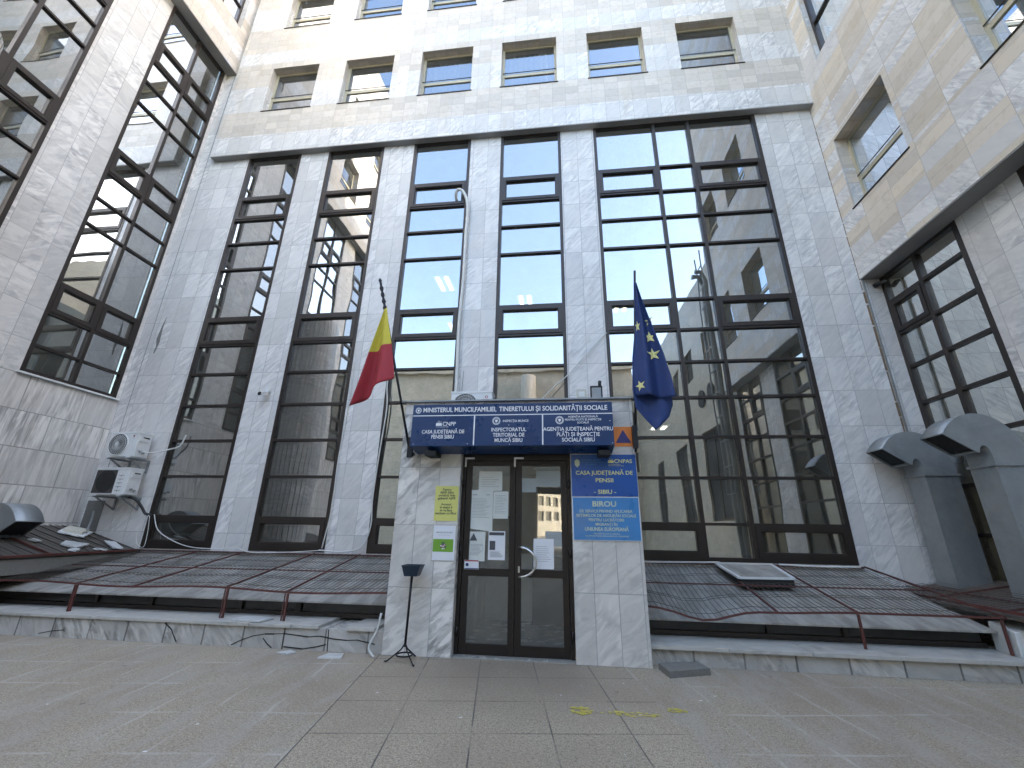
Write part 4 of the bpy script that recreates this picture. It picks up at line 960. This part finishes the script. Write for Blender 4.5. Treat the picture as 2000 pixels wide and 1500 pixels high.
b = MB(); b.hexa([c4[3] - Vector((0, 0, .13)), c4[2] - Vector((0, 0, .13)), c4[1] - Vector((0, 0, .05)), c4[0] - Vector((0, 0, .05)), c4[3] - Vector((0, 0, .02)), c4[2] - Vector((0, 0, .02)), c4[1] - Vector((0, 0, .02)), c4[0] - Vector((0, 0, .02))]); b.build('curb', m_dark, t)

# plinth walls in front of the skylights
m_pl = M_marble('plinth_slabs', .60, 1.2, -8.6, -.3, ang=2.2, white=(.52, .50, .465), vein=(.19, .18, .16), strength=.95, stretch=4., grout=.016, gcol=(.10, .095, .085), dirt=.15, scale=.8, wob=0., rough=.5)
t = thing('plinth_wall', 'low cracked marble plinth left of the porch under the long skylight', 'wall', (-5.5, 6.13, 0))
b = MB(); b.box((-13, 6.13, 0), (PL - .004, 7.1, .262)); b.build('facing', m_pl, t)
b = MB(); x = -13.; r_ = random.Random(5)
while x < PL - .45:
    w_ = .62 if x < -3.9 else .4
    if not (-3.62 < x < -3.2): b.box((x, 6.085 + r_.uniform(0, .012), .262), (min(x + w_ - .006, PL - .01), 6.80, .30 + r_.uniform(-.003, .004)))
    x += w_
b.build('coping', m_cap, t, .003)
b = MB(); r_ = random.Random(9)
def crack(pts, w=.012):
    for a, c in zip(pts, pts[1:]): b.bar((a[0], 6.128, a[1]), (c[0], 6.128, c[1]), .006, w * r_.uniform(.7, 1.3))
crack([(-4.55, .02), (-4.40, .09), (-4.25, .14), (-4.08, .17), (-3.95, .175), (-3.8, .185)]); crack([(-3.8, .185), (-3.6, .17), (-3.45, .16), (-3.28, .175), (-3.1, .15), (-2.9, .14), (-2.75, .15), (-2.5, .11)])
crack([(-5.63, .25), (-5.5, .17), (-5.44, .09), (-5.38, .02)]); crack([(-7.6, .04), (-7.4, .08), (-7.2, .10)]); crack([(-3.8, .0), (-3.8, .26)]); crack([(-3.15, .0), (-3.17, .26)]); crack([(-3.78, .03), (-3.5, .015), (-3.3, .05), (-3.18, .08)])
crack([(-4.1, .12), (-4.02, .05), (-3.95, .01)])
b.build('crack', m_dark, t)
t = thing('plinth_wall', 'low marble plinth right of the porch below the sagging cage', 'wall', (3.3, 6.27, 0))
b = MB(); b.box((PR + .004, 6.27, 0), (13, 7.2, .185)); b.build('facing', m_pl, t)
b = MB(); x = PR + .004; r_ = random.Random(6)
while x < 12: b.box((x, 6.20 + r_.uniform(0, .01), .187), (x + .95, 6.88, .228 + r_.uniform(-.003, .003))); x += .956
b.build('coping', m_cap, t, .003)
t = thing('end_block', 'broken whitewashed stone block at the right end of the right skylight', 'block', (5.6, 6.5, .2))
b = MB(); b.hexa([(5.36, 6.36, .229), (6.4, 6.10, .229), (6.4, 6.7, .229), (5.42, 6.75, .229), (5.38, 6.38, .50), (6.4, 6.12, .62), (6.4, 6.7, .62), (5.42, 6.75, .56)]); b.build('block', m_slabm, t, .01)
b = MB(); b.hexa([(5.40, 6.28, .505), (5.62, 6.18, .44), (5.66, 6.26, .44), (5.43, 6.36, .505), (5.40, 6.28, .52), (5.62, 6.18, .46), (5.66, 6.26, .46), (5.43, 6.36, .52)]); b.build('loose_tile', m_slabm, t)

# left wing roofing (slopes from the left wing down towards the middle) with duct
t = thing('skylight', 'dark slatted roofing at the foot of the left wing, strewn with broken tiles', 'skylight', (-9.7, 5, 1.0))
zL = lambda x: 1.03 + (-8.9 - x) * .276
b = MB(); b.hexa([(-10.59, 1, zL(-10.59) - .03), (-8.86, 1, .99), (-8.86, 8.57, .99), (-10.59, 8.57, zL(-10.59) - .03), (-10.59, 1, zL(-10.59)), (-8.86, 1, 1.02), (-8.86, 8.57, 1.02), (-10.59, 8.57, zL(-10.59))]); b.build('roofing', m_sheetD, t)
b = MB()
for k in range(34): y_ = 8.5 - k * .22; b.bar((-10.58, y_, zL(-10.58) + .004), (-8.87, y_, 1.024), .012)
b.build('slat_joint', m_dark, t)
b = MB(); b.bar((-8.84, 1, 1.02), (-8.84, 8.5, 1.04), .04, .035)
for y_ in (3.6, 5.3, 6.9): b.bar((-10.58, y_, zL(-10.58) + .03), (-8.84, y_, 1.04), .035)
b.build('edge_bar', m_red, t)
b = MB(); b.hexa([(-8.95, 1, .62), (-8.86, 1, .62), (-8.86, 8.5, .80), (-8.95, 8.5, .80), (-8.95, 1, .985), (-8.86, 1, .985), (-8.86, 8.5, .985), (-8.95, 8.5, .985)]); b.build('front_strip', m_conc, t)
b = MB()
for y_ in [8.3 - k * .11 for k in range(66)]: b.bar((-10.5, y_, zL(-10.5) + .05), (-8.84, y_, 1.065), .005)
b.build('wire_mesh', m_wire, t)

# duct hoods
def duct(lab, X0, Y0, wy, sgn=1, zb=.80, top=2.58, tall=True):
    """rectangular sheet duct rising to a goose neck; sgn=+1 opens towards -x, -1 towards +x"""
    t = thing('duct_hood', lab, 'duct', (X0, Y0, zb))
    def arc(cx, cz, rx, rz, a0, a1, n): return [(cx + rx * math.cos(R(a0 + (a1 - a0) * k / n)), cz + rz * math.sin(R(a0 + (a1 - a0) * k / n))) for k in range(n + 1)]
    outer = arc(-.08, top, .59, .74, 0, 144, 20)
    inner = [(-.19, top + .17)] + arc(-.075, top + .13, .075, .13, 170, 0, 6) + [(0, top)]
    prof = outer + inner
    f = lambda p, q_, t_: (X0 + sgn * p, t_, q_)
    b = MB(); A = [b.bm.verts.new(f(p, q_, Y0)) for p, q_ in prof]; Bv = [b.bm.verts.new(f(p, q_, Y0 + wy)) for p, q_ in prof]; n = len(prof)
    mo = len(outer) - 1
    for i in range(n):
        if i == mo or i == n - 1: continue          # mouth and foot stay open
        fc = b.bm.faces.new((A[i], A[(i + 1) % n], Bv[(i + 1) % n], Bv[i])); fc.smooth = i < mo
    b.bm.faces.new(A[::-1]); b.bm.faces.new(Bv)
    b.build('hood', m_galv, t)
    b = MB(); m0, m1 = prof[mo], prof[mo + 1]
    e = .012; ins = lambda p, k: (p[0] + .02, p[1] + k)
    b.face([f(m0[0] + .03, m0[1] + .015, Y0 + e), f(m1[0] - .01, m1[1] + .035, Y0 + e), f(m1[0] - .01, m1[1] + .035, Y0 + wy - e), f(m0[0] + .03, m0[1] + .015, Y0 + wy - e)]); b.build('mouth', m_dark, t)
    b = MB(); P_ = [f(*m0, Y0), f(*m1, Y0), f(*m1, Y0 + wy), f(*m0, Y0 + wy)]; loop_frame(b, [Vector(p) for p in P_], .018, .018); b.build('mouth_rim', m_galv, t)
    b = MB(); xs = sorted((X0, X0 + sgn * .51)); b.box((xs[0] - .025, Y0 - .025, top - .035), (xs[1] + .025, Y0 + wy + .025, top)); b.build('flange', m_galv, t)
    if tall:
        b = MB(); b.box((xs[0], Y0, zb), (xs[1], Y0 + wy, top - .035)); b.build('shaft', m_galv, t)
        b = MB(); b.box((xs[0] - .006, Y0 - .004, zb), (xs[0] + .02, Y0 + .02, top - .035)); b.box((xs[1] - .12, Y0 - .003, zb + .9), (xs[1] - .116, Y0, top - .04)); b.box((xs[0] - .004, Y0 - .005, zb + .86), (xs[1] + .004, Y0, zb + .9)); [b.box((xs[0] + .03 + .075 * k, Y0 - .009, z_), (xs[0] + .042 + .075 * k, Y0 - .0, z_ + .012)) for k in range(7) for z_ in (zb + .93, top - .07)]; b.build('seam', m_galv, t)
    return t
duct('tall galvanised air duct with curved hood, farther one against the facade corner', 6.19, 8.02, .41)
duct('tall galvanised air duct with curved hood, nearer one at the photo edge', 6.19, 6.78, .41)
duct('short galvanised duct hood low on the left roofing facing the courtyard', -9.93, 6.60, .43, -1, zb=1.2, top=1.14, tall=False)
b = MB(); b.box((-10.44, 6.6, 1.05), (-9.93, 7.03, 1.20)); 
# right wing roofing
t = thing('skylight', 'rusty roofing at the foot of the right wing, carrying the two tall air ducts', 'skylight', (6.1, 5, .8))
zR = lambda x: .66 + (x - 5.42) * .18
b = MB(); b.hexa([(5.42, 2, zR(5.42) - .03), (6.875, 2, zR(6.88) - .03), (6.875, 8.59, zR(6.88) - .03), (5.42, 8.59, zR(5.42) - .03), (5.42, 2, zR(5.42)), (6.875, 2, zR(6.88)), (6.875, 8.59, zR(6.88)), (5.42, 8.59, zR(5.42))]); b.build('roofing', M_plain('rusty_roofing', (.11, .095, .08), .5, var=.3, sc=5, dirt=(.13, .05, .02), damt=.7), t)
b = MB(); b.bar((5.42, 8.5, zR(5.42) + .06), (5.42, 2, zR(5.42) + .05), .035); b.bar((5.9, 8.5, zR(5.9) + .03), (5.9, 2, zR(5.9) + .03), .02)
for y_ in (7.6, 6.5, 5.3): b.bar((5.42, y_, zR(5.42) + .04), (6.86, y_, zR(6.86) + .03), .02)
b.build('edge_bar', m_red, t)
b = MB()
for k in range(50): y_ = 8.45 - k * .1; b.bar((5.42, y_, zR(5.42) + .07), (6.0, y_, zR(6.0) + .06), .005)
for k in range(8): x = 5.5 + k * .09; b.bar((x, 8.4, zR(x) + .068), (x, 3.4, zR(x) + .068), .004)
b.build('wire_mesh', m_wire, t)

# ------------------------------------------------------------------ loose things
t = thing('ashtray_stand', 'black ashtray stand with square dark blue bin on three legs left of the door', 'ashtray', (-1.98, 5.9, 0))
cx, cy = -1.985, 5.88
b = MB(); b.tube([(cx - .015, cy, .16), (cx, cy, .99)], .0155, 10); b.build('pole', m_iron, t)
b = MB()
for a in (95, 215, 335):
    a = R(a - 20); b.tube([(cx - .015, cy, .20), (cx - .01 + .05 * math.cos(a), cy + .05 * math.sin(a), .13), (cx + .22 * math.cos(a), cy + .22 * math.sin(a), .012), (cx + .25 * math.cos(a), cy + .25 * math.sin(a), .010)], .009, 6)
b.build('leg', m_iron, t)
b = MB(); b.tube([(cx - .012 + .10 * math.cos(a), cy + .10 * math.sin(a), .075) for a in [2 * math.pi * k / 24 for k in range(24)]], .010, 6, closed=True); b.build('ring', m_iron, t)
b = MB(); h0, h1 = .085, .122
P0 = [(cx + i * h0, cy + j * h0 * .8, .98) for i, j in ((-1, -1), (1, -1), (1, 1), (-1, 1))]; P1 = [(cx + i * h1 + .005, cy + j * h1 * .8, 1.105) for i, j in ((-1, -1), (1, -1), (1, 1), (-1, 1))]
b.face(P0); 
for i in range(4): b.face([P0[i], P0[(i + 1) % 4], P1[(i + 1) % 4], P1[i]])
b.build('bin', m_bucket, t, solid=.006)
b = MB(); loop_frame(b, [Vector(p) for p in P1], .014, .014); b.build('rim', m_bucket, t)

def slab(name, lab, pts, z0, z1, m=m_slabm, cat='stone slab', grp=None):
    n = len(pts); zz = z0 if isinstance(z0, (list, tuple)) else [z0] * n
    b = MB(); A = [b.bm.verts.new((p[0], p[1], zz[i])) for i, p in enumerate(pts)]; B_ = [b.bm.verts.new((p[0], p[1], zz[i] + z1)) for i, p in enumerate(pts)]
    b.bm.faces.new(A[::-1]); b.bm.faces.new(B_)
    for i in range(n): b.bm.faces.new((A[i], A[(i + 1) % n], B_[(i + 1) % n], B_[i]))
    return tag(b.build(name, m, bevel=.002), lab, cat, grp)
slab('paving_block', 'thick grey concrete slab on the ground right of the porch', [(1.19, 5.78), (1.70, 5.98), (1.62, 6.23), (1.13, 6.10)], 0, .07, m_conc, 'slab')
slab('stone_slab', 'loose marble slab on the ground nearest the left porch pillar', [(-3.10, 5.80), (-2.80, 5.84), (-2.86, 6.02), (-3.06, 6.0)], 0, .02)
slab('stone_slab', 'small loose marble piece on the ground below the cracked plinth', [(-3.74, 5.93), (-3.55, 5.88), (-3.50, 5.98), (-3.63, 6.06)], 0, .018)
slab('stone_slab', 'loose marble slab lying on the coping of the left plinth', [(-4.66, 6.16), (-4.18, 6.12), (-4.14, 6.36), (-4.60, 6.40)], .306, .022)
zz = lambda P_: [zL(p[0]) + .03 for p in P_]
P_ = [(-9.30, 7.36), (-9.05, 7.44), (-9.12, 7.62), (-9.22, 7.80), (-9.45, 7.55)]; slab('stone_slab', 'largest broken white tile on the left roofing beside the duct hood', P_, zz(P_), .03)
P_ = [(-9.62, 7.05), (-9.48, 7.10), (-9.52, 7.22), (-9.66, 7.18)]; slab('stone_slab', 'small white tile piece on the left roofing under the duct mouth', P_, zz(P_), .02)
P_ = [(-8.97, 7.25), (-8.88, 7.33), (-8.96, 7.47), (-9.05, 7.40)]; slab('stone_slab', 'small white chip in front of the largest tile at the roofing edge', P_, zz(P_), .025)
P_ = [(-8.97, 7.68), (-8.86, 7.86), (-8.92, 7.93), (-9.03, 7.78)]; slab('stone_slab', 'thin grey tile piece at the edge bar of the left roofing', P_, zz(P_), .015)
P_ = [(-9.40, 8.22), (-9.30, 8.38), (-8.90, 8.22), (-8.98, 8.07)]; slab('stone_slab', 'long narrow white tile on the left roofing nearest the first glass strip', P_, zz(P_), .03)
t = thing('roof_vent_cap', 'square cream lid lying on the left roofing below the air conditioners', 'lid', (-9.98, 8.2, 1.35))
P_ = [(-10.02, 7.80), (-9.66, 8.02), (-9.95, 8.42), (-10.3, 8.16)]
s1 = slab('tray', '', P_, zz(P_), .03, m_white); attach(s1, t)
P_ = [(-10.0, 7.87), (-9.74, 8.03), (-9.96, 8.34), (-10.22, 8.14)]
s2 = slab('lid', '', P_, [z + .03 for z in zz(P_)], .05, m_offw); attach(s2, t)
for s_ in (s1, s2):
    for k in ('label', 'category'): 
        if k in s_: del s_[k]
# yellow paint splashes on the paving
def splash(lab, cx, cy, w, h, n, seed):
    r_ = random.Random(seed); b = MB()
    for k in range(n):
        a, rr = r_.random() * 6.28, math.sqrt(r_.random()); x, y_ = cx + w * rr * math.cos(a), cy + h * rr * math.sin(a); s0 = r_.uniform(.003, .013); ph = r_.random() * 6.28
        b.face([(x + s0 * (1 + .7 * r_.random()) * math.cos(ph + q_ * 1.05) * 1.3, y_ + s0 * (.5 + r_.random()) * math.sin(ph + q_ * 1.05), .0035 + k * .00002) for q_ in range(6)])
    tag(b.build('paint_splash', M_plain('yellow_paint', (.52, .44, .08), .6, var=.1)), lab, 'paint stain', 'yellow paint stains on the paving')
splash('largest yellow paint stain on the paving in front of the right pillar', .135, 4.71, .10, .09, 90, 1)
splash('faint scattered yellow flecks between the two stronger paint stains', .60, 4.70, .27, .06, 72, 2)
splash('smaller yellow paint stain on the paving, right end of the row', 1.04, 4.86, .10, .055, 42, 3)
# litter flecks
b = MB(); r_ = random.Random(11)
for k in range(26):
    x, y_ = r_.uniform(-5, 4), r_.uniform(2.6, 5.8); s0 = r_.uniform(.006, .018)
    b.face([(x + s0 * math.cos(a) * r_.uniform(.6, 1.6), y_ + s0 * math.sin(a) * r_.uniform(.4, 1), .004) for a in (0, 1.3, 2.6, 3.9, 5.2)])
tag(b.build('litter', m_paperw), 'tiny white paper flecks scattered over the paving', 'litter', kind='stuff')
